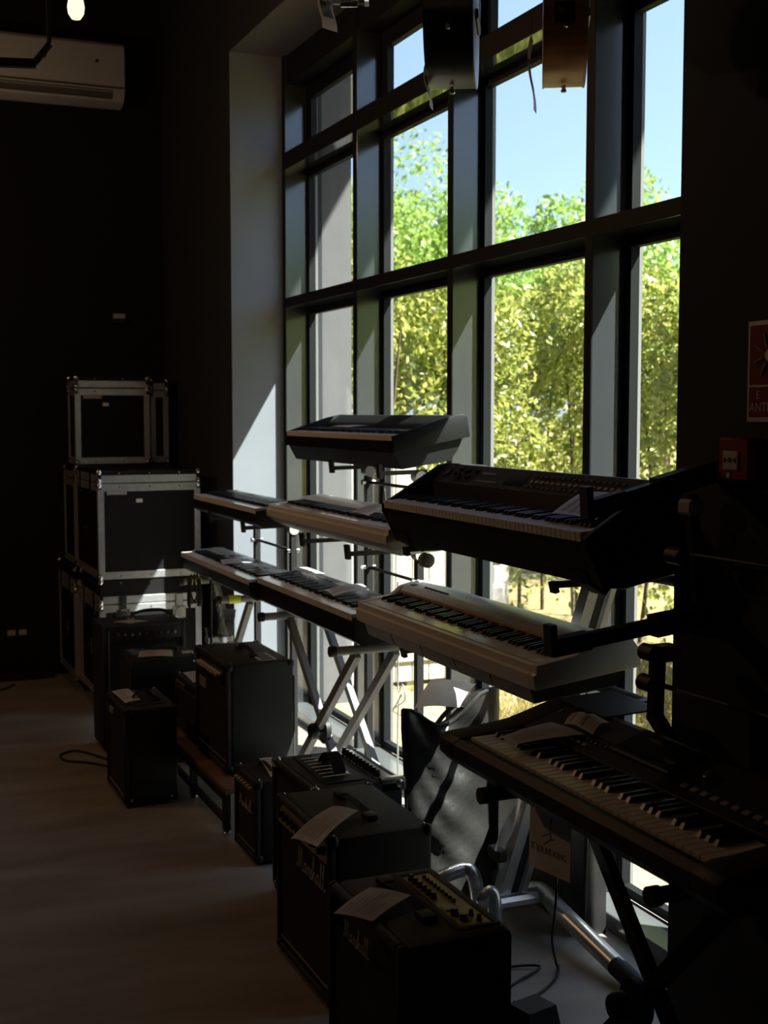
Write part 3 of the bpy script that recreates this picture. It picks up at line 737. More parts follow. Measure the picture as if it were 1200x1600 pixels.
MB().box(-.062, .012, -.005, .055, 1.09, 1.13, .008).build('clamp_block', 'piano_grey', t)
MB().box(.024, .068, -.005, .055, 1.448, 1.488, .008).build('clamp_block', 'piano_grey', t)
for x, z in ((-.062, 1.115), (-.066, 1.04), (.01, 1.35)): MB().cyl((x-.012, -.012, z), (x-.012, .04, z), .021, n=18).build('clamp_knob', 'plastic', t, 40)
MB().tube([(-.05, .03, 1.035), (-.01, -.6, 1.035)], .007, 8).build('cross_rod', 'steel', t)
MB().tube([(.055, .03, 1.35), (.075, -.6, 1.35)], .005, 8).build('cross_rod', 'steel', t)

# ================================================================== AMPLIFIERS
# cursive word mark, one polyline per letter, unit x-height about 0.42
SCRIPT = [
 [(0.02, .12), (.10, .02), (.18, .20), (.30, .95), (.36, .55), (.38, .08), (.50, .55), (.62, .92), (.66, .45), (.68, .06), (.78, .02), (.86, .10)],
 [(1.16, .36), (1.02, .42), (.90, .26), (.94, .04), (1.06, .08), (1.18, .40), (1.16, .10), (1.24, .02), (1.32, .10)],
 [(1.32, .10), (1.40, .40), (1.44, .34), (1.54, .36), (1.50, .12), (1.56, .02), (1.64, .10)],
 [(1.64, .10), (1.76, .44), (1.80, .24), (1.84, .08), (1.72, .0), (1.66, .06)],
 [(1.86, .06), (1.98, .40), (2.10, .90), (2.02, 1.0), (1.96, .60), (1.96, .02), (2.06, .34), (2.18, .38), (2.18, .10), (2.26, .02), (2.34, .10)],
 [(2.62, .36), (2.48, .42), (2.36, .26), (2.40, .04), (2.52, .08), (2.64, .40), (2.62, .10), (2.70, .02), (2.78, .10)],
 [(2.78, .10), (2.92, .60), (2.98, .96), (2.90, 1.0), (2.86, .55), (2.88, .08), (2.98, .02), (3.06, .12)],
 [(3.06, .12), (3.20, .60), (3.26, .96), (3.18, 1.0), (3.14, .55), (3.16, .08), (3.28, .02), (3.42, .14)],
]
def script_logo(parent, x, y, z, width, m='logo'):
    s = width/3.45; mb = MB()
    for st in SCRIPT:
        pts = smooth_path([(px*s, 0, py*s) for px, py in st], 4)
        mb.tube(pts, 0.034*s, 6)
    o = mb.build('word_mark', m, parent, 60, loc=(x, y, z))
    o.scale = (1, .35, 1)
    o['label'] = 'cursive Marshall lettering'
    return o

KNOB = None
def knob(parent, loc, rot=(0, 0, 0), m='plastic', r=0.009, h=0.014, cap=None):
    o = MB().lathe([(r, 0), (r, h*.3), (r*.82, h*.35), (r*.75, h), (r*.6, h+.0005)], n=14).build('knob', m, parent, 40, loc=loc, rot=rot)
    if cap: MB().lathe([(r*.62, h), (r*.6, h+.0012)], n=14).build('knob_cap', cap, o)
    return o

def strap(parent, x0, x1, y, z):
    MB().sheet(lambda u, v: (x0+(x1-x0)*u, y-.014+.028*v, z+.006+.014*math.sin(PI*u)**.6), 14, 2, .007).build('handle', 'rubber', parent, 60)
    for x in (x0, x1): MB().box(x-.024, x+.024, y-.019, y+.019, z-.001, z+.017, .005, 2).build('handle_end', 'plastic', parent, 40)

def amp(label, loc, W, D, H, rotz, grille_z=(0.05, 0.8), corners='plastic', handle=True, body='tolex', feet=0.012, cname='guitar_amplifier', bev=0.014):
    t = thing(cname, label, 'amplifier', loc, rotz)
    MB().box(0, W, 0.022, D, feet, H, bev, 2).build('cabinet', body, t, 40)
    e = 0.022
    fr = MB()
    fr.box(0, e, 0, .0225, feet, H, .006); fr.box(W-e, W, 0, .0225, feet, H, .006)
    fr.box(e, W-e, 0, .0225, feet, feet+e, .005); fr.box(e, W-e, 0, .0225, H-e, H, .005)
    fr.build('front_frame', body, t, 40)
    MB().box(e, W-e, 0.010, 0.0219, grille_z[0], grille_z[1]*H).build('grille', 'grille', t)
    pz = grille_z[0]-.001
    MB().box(e, W-e, 0.006, 0.012, pz, pz+.004).build('piping', 'brass', t)
    for x in (.035, W-.035):
        for y in (.05, D-.04): MB().cyl((x, y, 0), (x, y, feet+.002), .014, .016, 12).build('foot', 'rubber', t, 40)
    if corners:
        for x in (0, W):
            for y in (0.0, D):
                for z in (feet, H):
                    sx = -1 if x else 1; sy = -1 if y else 1; sz = -1 if z == H else 1
                    mb = MB()
                    mb.box(min(x-sx*.003, x+sx*.032), max(x-sx*.003, x+sx*.032), min(y-sy*.003, y+sy*.032), max(y-sy*.003, y+sy*.032), min(z-sz*.003, z+sz*.032), max(z-sz*.003, z+sz*.032), .012, 2)
                    mb.build('corner_guard', corners, t, 50)
                    MB().lathe([(.004, 0), (.003, .0025)], n=10).build('rivet', 'chrome', t, 40, loc=(x+sx*.02, y+sy*.02, H+.003)) if sz < 0 else None
    if handle:
        hx = W/2; hy = D*0.55
        MB().tube(smooth_path([(hx-.10, hy, H-.002), (hx-.085, hy, H+.018), (hx, hy, H+.026), (hx+.085, hy, H+.018), (hx+.10, hy, H-.002)], 4), .009, 8).build('handle', 'rubber', t, 50)
        for s in (-1, 1): MB().box(hx+s*.105-.018, hx+s*.105+.018, hy-.016, hy+.016, H-.001, H+.012, .004).build('handle_end', 'plastic', t, 40)
    return t

# nearest Marshall combo with the recessed top panel
t = amp('black Marshall combo nearest the camera with gold knobs in its recessed top', (1.092, 2.94, 0), 0.448, 0.288, 0.53, RZ, corners=None, handle=False, bev=0.02)
script_logo(t, .12, -.004, .435, .165)
rim = MB()
rim.box(.04, .415, .160, .178, .528, .5345, .004); rim.box(.04, .415, .254, .272, .528, .5345, .004); rim.box(.04, .058, .178, .254, .528, .5345, .004); rim.box(.397, .415, .178, .254, .528, .5345, .004)
rim.build('panel_rim', 'tolex', t, 40)
pn = MB().box(.058, .397, .178, .254, .5285, .5315).build('control_panel', 'brass', t)
for i in range(6): knob(pn, (.085+i*.026, .192, .5315), m='plastic', cap='brass')
for i in range(9): MB().lathe([(.005, 0), (.005, .006), (.003, .0065)], n=10).build('button', 'rubber', pn, 40, loc=(.085+i*.021, .228, .5315))
MB().box(.272, .302, .185, .215, .5315, .5345, .001).build('tuner_window', 'screen_blue', pn)
for x, y in ((.325, .195), (.362, .2), (.345, .228), (.378, .232)): knob(pn, (x, y, .5315), m='plastic', r=.011 if y < .22 else .007, cap='brass' if y < .22 else None)
strap(t, .085, .325, .122, .53)

# second Marshall combo
t = amp('black Marshall combo with a paper tag over its gold front panel', (1.228, 3.772, 0), 0.478, 0.322, 0.505, RZ, (0.055, 0.83), 'plastic', False)
MB().hexa([(.024, .001, .424), (.454, .001, .424), (.454, .016, .424), (.024, .016, .424), (.024, .010, .483), (.454, .010, .483), (.454, .02, .483), (.024, .02, .483)]).build('control_panel', 'brass', t)
for i in range(8): knob(t, (.055+i*.042, .004, .452), (PI/2-.1, 0, 0), 'plastic', .011, .016)
knob(t, (.415, .004, .452), (PI/2-.1, 0, 0), 'plastic', .013, .018)
script_logo(t, .19, .004, .335, .25)
strap(t, .12, .35, .175, .505)

# small Marshall practice amp
t = amp('small black Marshall practice amp standing next to the low bench', (1.385, 4.785, 0), 0.285, 0.185, 0.325, RZ, (0.045, 0.70), 'plastic', False)
MB().box(.024, .261, .002, .02, .235, .302, .002).build('control_panel', 'plastic_gloss', t)
for i in range(6): knob(t, (.045+i*.036, .002, .285), (PI/2, 0, 0), 'cream', .008, .012)
script_logo(t, .075, -.001, .19, .165)
MB().tube(smooth_path([(.06, .09, .325), (.08, .09, .342), (.14, .09, .348), (.2, .09, .342), (.22, .09, .325)], 4), .008, 8).build('handle', 'rubber', t, 50)

# amp with chrome topped knob row between the two
t = amp('black amplifier with a leaflet under its strap handle and a row of top knobs', (1.372, 4.262, 0), 0.425, 0.325, 0.482, RZ, (0.05, 0.9), 'chrome', False)
pn = MB().box(.03, .395, .235, .295, .4825, .486, .001).build('control_panel', 'chrome', t)
for i in range(11): knob(pn, (.05+i*.031, .258, .486), m='plastic', r=.010, h=.016, cap='chrome')
MB().sheet(lambda u, v: (.13+.17*u, .125+.045*v, .484+.055*math.sin(PI*u)), 12, 1, .004).build('strap_handle', 'rubber', t, 60)
for x in (.125, .305): MB().box(x-.014, x+.014, .12, .175, .4825, .49, .002).build('handle_end', 'chrome', t)
MB().box(.395, .425, .24, .335, .44, .49, .006).build('corner_guard', 'chrome', t)

# tall combo on the bench
t = amp('tall black combo with cream front knobs standing on the low bench', (1.432, 5.552, 0.195), 0.505, 0.295, 0.468, RZ, (0.05, 0.78), 'plastic', True)
MB().hexa([(.05, -.001, .375), (.43, -.001, .375), (.43, .015, .375), (.05, .015, .375), (.05, .012, .44), (.43, .012, .44), (.43, .024, .44), (.05, .024, .44)]).build('control_panel', 'plastic_gloss', t)
for i in range(9): knob(t, (.09+i*.038, .004, .408), (PI/2-.2, 0, 0), 'cream', .012, .02)
MB().box(.05, .16, .006, .0105, .30, .345, .001).build('badge', 'logo_dim', t)
MB().box(.3, .46, .16, .235, .4675, .469).build('top_label', 'ink_white', t)
for i in range(3): MB().box(.31+i*.05, .35+i*.05, .17, .225, .469, .4696).build('label_field', 'plastic', t)
MB().box(.38, .50, .294, .30, .06, .4, .001).build('rear_panel', 'tolex_grey', t)

# small amp beside it on the bench
t = amp('small black amp with gold piping on the bench behind the tall combo', (1.440, 5.975, 0.195), 0.385, 0.24, 0.265, RZ, (0.03, 0.78), 'plastic', False)
for i in range(5): knob(t, (.05+i*.035, .004, .235), (PI/2, 0, 0), 'brass', .007, .010)
MB().box(.02, .365, .0085, .0115, .205, .2085).build('piping', 'brass', t)

# cube amp on the floor at left
t = amp('cube shaped black bass amp alone on the floor in front of the others', (1.078, 5.80, 0), 0.40, 0.235, 0.432, RZ, (0.04, 0.9), 'plastic', False, feet=.016)
for x in (.02, .38):
    for z in (.03, .41): MB().lathe([(.006, -.003), (.005, 0)], axis='x', n=10).build('rivet', 'chrome', t, 40, loc=(.4005 if x > .2 else -.0005, .03 if x > .2 else .2, z))
for y, z in ((.03, .41), (.2, .41), (.03, .035), (.205, .035)): MB().lathe([(.006, 0), (.005, .003)], axis='x', n=10).build('rivet', 'chrome', t, 40, loc=(.4, y, z))
MB().box(.06, .34, .05, .20, .432, .436, .001).build('control_panel', 'plastic_gloss', t)
for i in range(7): knob(t, (.10+i*.034, .17, .436), m='plastic', r=.009, cap='chrome')
MB().sheet(lambda u, v: (.24+.035*v, .055+.14*u, .437+.05*math.sin(PI*u)), 12, 1, .004).build('strap_handle', 'rubber', t, 60)
MB().box(.08, .16, -.001, .0095, .36, .385).build('badge', 'logo_dim', t)

# boxy amp with leaflets, facing the camera
t = amp('boxy black amp with a blue leaflet on top, behind the cube amp', (1.235, 6.02, 0), 0.325, 0.262, 0.53, 0, (0.04, 0.99), None, False, body='tolex')
MB().box(.004, .321, -.004, .0, .02, .515, .002).build('front_panel', 'plastic', t)
for x, z in ((.012, .50), (.312, .50)): MB().lathe([(.006, -.003), (.005, 0)], axis='y', n=10).build('rivet', 'chrome', t, 40, loc=(x, -.004, z))
MB().tube(smooth_path([(.14, .13, .53), (.15, .13, .55), (.2, .13, .556), (.25, .13, .55), (.26, .13, .53)], 4), .009, 8).build('handle', 'rubber', t, 50)
for i in range(4): MB().box(.265+i*.014, .275+i*.014, .03, .06, .53, .54, .001).build('switch', 'cream', t)

t = amp('wide black combo with a curved top handle and knob row below the flight cases', (1.165, 6.33, 0), 0.42, 0.285, 0.645, 0, (0.04, 0.84), None, False)
MB().box(.03, .40, .0, .012, .565, .625, .002).build('control_panel', 'plastic_gloss', t)
for i in range(9): knob(t, (.075+i*.036, .0, .596), (PI/2, 0, 0), 'plastic', .011, .016, 'chrome')
MB().box(.03, .034, -.001, .012, .1, .62).build('piping', 'logo_dim', t)
MB().tube(smooth_path([(.17, .14, .645), (.18, .14, .672), (.24, .14, .69), (.32, .14, .69), (.375, .14, .672), (.385, .14, .645)], 5), .008, 8).build('handle', 'rubber', t, 50)
for x in (.17, .385): MB().box(x-.02, x+.02, .125, .155, .644, .656, .003).build('handle_end', 'chrome', t)

# low bench
t = thing('low_bench', 'low black metal bench with a brown board top carrying two amps', 'bench', (1.372, 6.0, 0), RZ)
for i in range(4): MB().box(.0, 1.12, .005+i*.088, .086+i*.088, .172, .193, .002).build('board', 'bench_wood', t)
for x in (.01, .56, 1.085):
    for y in (.015, .325): MB().box(x, x+.03, y-.015, y+.015, .02, .172, .002).build('leg', 'steel', t); MB().lathe([(.016, 0), (.016, .012), (.008, .02)], n=12).build('foot', 'chrome', t, 40, loc=(x+.015, y, 0))
for y in (.0, .31): MB().box(.0, 1.12, y, y+.028, .142, .1715, .002).build('rail', 'steel', t); MB().box(.0, 1.12, y+.002, y+.026, .048, .072, .002).build('lower_rail', 'steel', t)

# ================================================================== FLIGHT CASES
def ball(parent, p): MB().lathe([(.004, -.016), (.014, -.013), (.020, 0), (.014, .013), (.004, .016)], p, 'z', 12).build('ball_corner', 'chrome', parent, 60)
def flight_case(label, loc, W, D, H, rot=0.0, lid=0.075, latch=True, tag_=True, wheels=False):
    t = thing('flight_case', label, 'flight case', loc, rot)
    z0 = 0.085 if wheels else 0.0
    zl = H-lid
    a = 0.042
    MB().box(.006, W-.006, .006, D-.006, z0+.004, zl-.004).build('body', 'case_panel', t)
    MB().box(.006, W-.006, .006, D-.006, zl+.004, H-.004).build('lid', 'case_panel', t)
    def rails(z_list, nm):
        for z in z_list:
            m = MB()
            m.box(.02, W-.02, 0, .008, z, z+a, .002); m.box(.02, W-.02, D-.008, D, z, z+a, .002)
            m.box(0, .008, .02, D-.02, z, z+a, .002); m.box(W-.008, W, .02, D-.02, z, z+a, .002)
            m.build(nm, 'alu_case', t)
    rails([z0], 'bottom_rail'); rails([zl-a-.003], 'body_rail'); rails([zl+.003], 'lid_rail')
    MB().box(.012, W-.012, .012, D-.012, zl-.004, zl+.004).build('gasket', 'rubber', t)
    for x in (0, W):
        for y in (0, D):
            x0, x1 = (x, x+.034) if x == 0 else (x-.034, x)
            y0, y1 = (y, y+.034) if y == 0 else (y-.034, y)
            m = MB()
            yy = (y0, y0+.007) if y == 0 else (y1-.007, y1); xx = (x0, x0+.007) if x == 0 else (x1-.007, x1)
            m.box(x0, x1, yy[0]-.001, yy[1]+.001, z0+.03, zl-.036, .001); m.box(xx[0]-.001, xx[1]+.001, y0, y1, z0+.03, zl-.036, .001)
            m.build('corner_rail', 'alu_case', t)
            for z in (z0+.012, zl-.012, zl+.012, H-.012): ball(t, (x+(.008 if x == 0 else -.008), y+(.008 if y == 0 else -.008), z))
    for x in np.arange(.12, W-.08, .17):
        for z in (z0+.017, zl-.02, H-.02): MB().lathe([(.005, -.002), (.003, 0)], axis='y', n=8).build('rivet', 'chrome', t, 40, loc=(float(x), -.0005, z))
    def side_hw(y):
        m = MB(); m.box(-.004, .0, y-.055, y+.055, (z0+zl)/2-.05, (z0+zl)/2+.05, .002)
        m.build('handle_plate', 'chrome', t)
        MB().tube(smooth_path([(-.006, y-.04, (z0+zl)/2), (-.014, y, (z0+zl)/2-.01), (-.006, y+.04, (z0+zl)/2)], 4), .006, 8).build('side_handle', 'rubber', t, 50)
        for q in (y-.16, y+.16):
            MB().box(-.006, 0, q-.03, q+.03, zl-.07, zl+.05, .003).build('side_latch', 'chrome', t)
    if D > .45: side_hw(D/2)
    if latch:
        for x in (.13, W-.13):
            MB().box(x-.04, x+.04, -.006, .004, zl-.10, zl-.03, .004).build('latch_dish', 'chrome', t)
            MB().lathe([(.028, -.012), (.03, -.006), (.03, 0)], (x, 0, zl-.065), 'y', 18).build('latch_wing', 'chrome', t, 40)
            MB().box(x-.022, x+.022, -.010, .0, zl-.03, zl+.045, .003).build('latch_hook', 'chrome', t)
    if tag_:
        MB().box(.05, .16, -.002, .005, zl-a-.022, zl-a-.004).build('label_strip', 'piano_grey', t)
        MB().box(W*.37, W*.37+.035, .0035, .0058, zl-.11, zl-.09).build('sticker', 'paper', t)
    if wheels:
        for x in (.08, W-.08):
            for y in (.1, D-.1):
                MB().box(x-.03, x+.03, y-.03, y+.03, .07, .084, .002).build('caster_plate', 'chrome', t)
                MB().cyl((x-.015, y, .035), (x+.015, y, .035), .035, n=18).build('caster_wheel', 'rubber', t, 40)
                MB().box(x-.02, x+.02, y-.006, y+.012, .03, .071, .002).build('caster_fork', 'chrome', t)
    return t
flight_case('big silver edged flight case lit by the window, on the lower case', (1.30, 7.13, 0.772), 0.58, 0.735, 0.612, latch=False)
flight_case('flight case on wheels at the bottom of the stack with round front latches', (1.30, 7.13, 0.0), 0.58, 0.62, 0.77, lid=.14, wheels=True, tag_=False)
flight_case('dim flight case on wheels at the floor behind the bottom one', (1.27, 7.785, 0.0), 0.60, 0.60, 0.77, lid=.12, latch=False, tag_=False, wheels=True)
flight_case('narrow flight case behind the lit one on the stack', (1.30, 7.90, 0.772), 0.58, 0.40, 0.60, latch=False, tag_=False)
flight_case('unlit flight case on top of the stack against the dark wall', (1.315, 7.91, 1.386), 0.455, 0.27, 0.54, latch=False)
flight_case('thin dark case right beside the topmost flight case', (1.80, 8.02, 1.386), 0.115, 0.25, 0.53, latch=False, tag_=False)

# ================================================================== PAPERS
def paper(name, label, cat, q, lines=7, m='paper', sag=0.0, ink='ink', group=None):
    q = [Vector(p) for p in q]
    o0 = sum(q, Vector((0, 0, 0)))/4
    nrm = (q[1]-q[0]).cross(q[3]-q[0]).normalized()
    if nrm.z < 0: nrm = -nrm
    def f(u, v):
        p = (q[0]*(1-u)+q[1]*u)*(1-v)+(q[3]*(1-u)+q[2]*u)*v
        return p-o0+nrm*(sag*math.sin(PI*u)+sag*.6*math.sin(PI*v*1.3))
    t = thing(name, label, cat, o0, 0, group)
    MB().sheet(f, 8, 8, .0008).build('sheet', m, t, 60)
    if lines:
        mb = MB()
        for i in range(lines):
            v0 = .14+.76*i/lines; v1 = v0+.16/lines; ue = random.uniform(.45, .9)
            k = 6
            for j in range(k):
                u0, u1 = .1+(ue-.1)*j/k, .1+(ue-.1)*(j+1)/k
                vs_ = [mb.bm.verts.new(f(u, v)+nrm*.0016) for u, v in ((u0, v0), (u1, v0), (u1, v1), (u0, v1))]
                mb.bm.faces.new(vs_)
        mb.build('printed_lines', ink, t)['kind'] = 'stuff'
    return t
paper('price_sheet', 'price sheet lying on the nearest Marshall combo', 'paper', [(1.022, 2.715, .538), (1.162, 2.83, .540), (1.217, 2.705, .558), (1.089, 2.637, .540)], sag=.004)
paper('price_sheet', 'price sheet drooping over the front edge of the second Marshall combo', 'paper', [(1.15, 3.40, .485), (1.31, 3.49, .534), (1.37, 3.43, .535), (1.17, 3.235, .515)], sag=.008)
paper('price_sheet', 'white paper tag tucked on the small Marshall practice amp', 'paper', [(1.47, 4.72, .352), (1.555, 4.70, .348), (1.50, 4.515, .335), (1.455, 4.53, .332)], 5, sag=.004)
paper('leaflet', 'dark printed leaflet under the strap handle of the knob row amp', 'leaflet', [(1.44, 4.235, .4855), (1.56, 4.215, .4855), (1.585, 3.875, .4855), (1.43, 3.865, .4855)], 7, 'paper_dark', .002, 'ink_white')
paper('price_sheet', 'pale paper strip on top of the cube amp', 'paper', [(1.09, 5.72, .447), (1.17, 5.74, .449), (1.175, 5.50, .449), (1.10, 5.47, .447)], 4, sag=.003)
paper('leaflet', 'blue leaflet lying on the boxy amp', 'leaflet', [(1.25, 6.25, .533), (1.35, 6.26, .533), (1.40, 6.08, .533), (1.26, 6.05, .533)], 3, 'paper_blue', .002, 'ink_white')
paper('price_sheet', 'pinkish price sheet on the boxy amp beside the blue leaflet', 'paper', [(1.315, 6.16, .540), (1.465, 6.12, .540), (1.435, 5.98, .538), (1.275, 6.02, .538)], 8, sag=.004)
paper('price_sheet', 'sheet of paper on the wide combo below the flight cases', 'paper', [(1.235, 6.42, .648), (1.34, 6.46, .648), (1.41, 6.38, .648), (1.31, 6.345, .648)], 6, sag=.002)
paper('price_sheet', 'paper on the small amp at the back of the bench', 'paper', [(1.47, 5.93, .463), (1.60, 5.93, .463), (1.60, 5.70, .463), (1.46, 5.70, .463)], 6, sag=.003)
paper('price_sheet', 'paper lying across the keys of the far lower piano', 'paper', [(1.77, 6.33, .949), (1.90, 6.28, .957), (1.87, 6.10, .957), (1.735, 6.16, .947)], 5, sag=.003)
paper('price_sheet', 'white booklet on the middle black piano near its far end', 'paper', [(1.895, 5.55, .987), (1.965, 5.55, .989), (1.962, 5.30, .989), (1.893, 5.30, .987)], 3, sag=.002)
paper('price_sheet', 'white paper on the middle black piano near the lower white piano', 'paper', [(1.80, 4.88, .975), (1.955, 4.88, .995), (1.94, 4.72, .995), (1.79, 4.74, .975)], 4, sag=.008)
paper('price_sheet', 'paper lying on the keys of the upper white piano', 'paper', [(1.81, 4.60, 1.318), (1.96, 4.70, 1.339), (1.95, 4.55, 1.338), (1.81, 4.42, 1.318)], 4, sag=.003)
paper('leaflet', 'small leaflet on the highest black piano', 'leaflet', [(1.99, 5.30, 1.640), (2.085, 5.30, 1.646), (2.085, 5.08, 1.646), (1.99, 5.08, 1.640)], 4, sag=.002)
paper('leaflet', 'pale blue leaflet resting on the keys of the large stage piano', 'leaflet', [(1.80, 3.06, 1.424), (1.93, 3.11, 1.478), (1.945, 2.89, 1.484), (1.81, 2.85, 1.424)], 4, sag=.003)
paper('price_sheet', 'grey price sheet over the top keys of the workstation keyboard', 'paper', [(1.475, 2.745, .903), (1.64, 2.785, .916), (1.655, 2.645, .918), (1.465, 2.67, .903)], 6, sag=.003)
paper('plastic_sleeve', 'crumpled clear sleeve on the workstation keyboard panel', 'plastic sleeve', [(1.64, 2.72, .925), (1.70, 2.74, .945), (1.72, 2.64, .945), (1.66, 2.62, .925)], 2, 'paper', .012)

# ================================================================== BAG, CARD, CABLES
t = thing('gig_bag', 'black vinyl keyboard bag with a strap standing beside the silver column', 'bag', (1.905, 3.90, 0), 0)
def bagf(side):
    def f(u, v):
        # u across the face (left -> right), v up
        x = -.185+.37*u+.035*(1-v)*(1-u)*math.sin(PI*v)
        top = .70-.085*math.sin(PI*min(1, u*1.25))**2+.05*u
        z = .012+(top-.012)*v
        wob = .012*math.sin(9*u+5*v)+.010*math.sin(15*v-7*u)+.014*math.sin(4*u+10*v*u)+.006*math.sin(31*v+19*u)
        th = (.042-.018*v)*math.sin(PI*min(1, max(0, u*1.02-.01)))**.4
        return (x, side*th+wob*math.sin(PI*min(1, u+.08))*(1 if side < 0 else .3), z)
    return f
mb = MB()
nu, nv = 26, 24
ga = [[mb.bm.verts.new(bagf(-1)(i/nu, j/nv)) for j in range(nv+1)] for i in range(nu+1)]
gb = [[mb.bm.verts.new(bagf(1)(i/nu, j/nv)) for j in range(nv+1)] for i in range(nu+1)]
for i in range(nu):
    for j in range(nv):
        mb.bm.faces.new((ga[i][j], ga[i+1][j], ga[i+1][j+1], ga[i][j+1])); mb.bm.faces.new((gb[i][j], gb[i][j+1], gb[i+1][j+1], gb[i+1][j]))
for i in range(nu):
    mb.bm.faces.new((ga[i][nv], ga[i+1][nv], gb[i+1][nv], gb[i][nv])); mb.bm.faces.new((ga[i][0], gb[i][0], gb[i+1][0], ga[i+1][0]))
for j in range(nv):
    mb.bm.faces.new((ga[0][j], ga[0][j+1], gb[0][j+1], gb[0][j])); mb.bm.faces.new((ga[nu][j], gb[nu][j], gb[nu][j+1], ga[nu][j+1]))
bmesh.ops.recalc_face_normals(mb.bm, faces=mb.bm.faces[:])
mb.build('shell', 'bag', t, 70)
MB().tube([bagf(-1)(i/12, 1.0) for i in range(13)], .006, 6).build('zip_piping', 'rubber', t, 50)
MB().tube([bagf(-1)(0.0, i/10) for i in range(11)], .006, 6).build('zip_piping', 'rubber', t, 50)
MB().sheet(lambda u, v: (-.06+.15*u, -.02+.035*v, .635+.05*math.sin(PI*u)+.02*u), 12, 1, .003).build('strap', 'webbing', t, 60)
MB().box(-.075, -.045, -.03, .0, .59, .635, .003).build('buckle', 'plastic', t)
paper('sheet_music', 'crumpled pale sheets tucked in the top of the black bag', 'paper', [(1.765, 3.90, .70), (1.90, 4.06, .755), (2.04, 3.98, .75), (1.92, 3.87, .70)], 0, sag=.010)

t = thing('soft_case', 'black soft case leaning in the window recess behind the silver column', 'case', (2.215, 3.47, 0), 0)
MB().hexa([(-.045, 0, 0), (.045, 0, 0), (.045, .62, 0), (-.045, .62, 0), (-.03, .01, .50), (.05, .01, .50), (.05, .61, .50), (-.03, .61, .50)]).build('shell', 'bag', t)
MB().tube([(-.04, .0, .02), (-.03, .0, .48), (-.03, .02, .5), (-.03, .6, .5)], .006, 6).build('zip_piping', 'rubber', t)
MB().sheet(lambda u, v: (-.045+.0*u, .22+.16*u, .36+.05*math.sin(PI*u)+.02*v), 8, 1, .003).build('carry_handle', 'webbing', t)
# white card with a line drawing of a stand
t = thing('product_card', 'white card with a stand drawing and SOUNDKING printed, hanging below the keyboard', 'card', (1.585, 2.69, 0.56), RZ+0.05)
t.rotation_euler = (R(-4), R(-5), RZ+0.02)
MB().box(-.10, .095, 0, .0015, 0, .215, .0003).build('card', 'paper', t)
MB().box(-.10, .095, 0, .0015, .2155, .245, .0003).build('flap', 'paper', t)
tm = text_mesh('SOUNDKING', 0.024, .0003)
link('lettering', tm, 'ink', t, (-.066, -.0006, .045), (PI/2, 0, 0))
MB().bar((-.09, -.0008, .045), (-.075, -.0008, .064), .0006, .004, (1, 0, 0)).build('emblem', 'ink', t)
MB().bar((-.075, -.0008, .045), (-.09, -.0008, .064), .0006, .004, (1, 0, 0)).build('emblem', 'ink', t)
dr = MB()
for a, b in (((.0, .11), (.0, .175)), ((-.012, .178), (.014, .18)), ((.0, .11), (.016, .185)), ((.004, .19), (.026, .19)), ((.0, .11), (.004, .085)), ((.004, .085), (-.03, .068)), ((-.004, .1), (-.034, .086)), ((.004, .085), (.022, .09))):
    dr.tube([(a[0], -.0006, a[1]), (b[0], -.0006, b[1])], .0012, 5)
dr.build('stand_drawing', 'ink', t)
MB().tube([(0.0, .001, .245), (0.0, .02, .285)], .001, 5).build('hanging_tie', 'rubber', t)

t = thing('plastic_tag', 'clear plastic sleeve hanging against the silver column', 'plastic sleeve', (1.86, 3.45, .34))
MB().sheet(lambda u, v: (-.03+.045*u+.10*v, -.01+.012*math.sin(7*v+3*u), .0+.26*v), 6, 12, .0008).build('sleeve', 'film', t, 60)
MB().sheet(lambda u, v: (-.022+.03*u+.10*v, -.006+.012*math.sin(7*v+3*u), .01+.22*v), 4, 10, .0005).build('insert', 'paper', t, 60)

def cable(label, pts, r=.004, m='rubber', cat='cable', name='power_cable', n=6):
    o0 = Vector((pts[0][0], pts[0][1], 0.0))
    o = MB().tube(smooth_path([Vector(p)-o0 for p in pts], n), r, 7).build(name, m, None, 60, loc=o0)
    return tag(o, label, cat)
cable('thin black cable hanging from the workstation down to the adapter', [(1.70, 2.92, .80), (1.75, 2.94, .55), (1.79, 3.0, .36), (1.85, 3.12, .18), (1.93, 3.22, .04), (1.98, 3.30, .008), (1.94, 3.24, .006), (1.88, 3.19, .006), (1.80, 3.14, .008), (1.752, 3.08, .03)], .0038)
cable('black cable running under the nearest combo across the floor', [(1.45, 3.24, .005), (1.60, 3.30, .005), (1.78, 3.36, .005), (1.92, 3.31, .0125), (1.80, 3.25, .005), (1.64, 3.16, .005), (1.48, 3.1, .005)], .004)
cable('dark cable loop on the floor beside the cube amp', [(1.24, 6.0, .006), (1.16, 6.2, .006), (1.05, 6.42, .006), (.96, 6.38, .006), (.965, 6.26, .006), (1.04, 6.2, .006), (1.12, 6.1, .006), (1.2, 5.95, .006)], .006)
cable('thin cable running along the floor at the far left', [(.45, 8.2, .006), (.7, 8.1, .006), (.86, 8.05, .006), (.95, 8.18, .006)], .006)
cable('coiled cord hanging on the left mullion behind the highest piano', [(2.27, 5.35, 1.50), (2.268, 5.34, 1.40), (2.268, 5.36, 1.30), (2.268, 5.33, 1.26), (2.268, 5.36, 1.33), (2.268, 5.33, 1.27), (2.268, 5.35, 1.36), (2.268, 5.34, 1.22), (2.267, 5.35, 1.12)], .004)
cable('grey cord with a bundled knot hanging in front of the second mullion', [(2.262, 5.18, .95), (2.262, 5.18, .60), (2.26, 5.17, .46), (2.258, 5.12, .50), (2.258, 5.09, .44), (2.26, 5.20, .38), (2.26, 5.23, .36), (2.26, 5.13, .45), (2.262, 5.17, .41), (2.262, 5.18, .25), (2.262, 5.18, .07)], .004, 'alu')
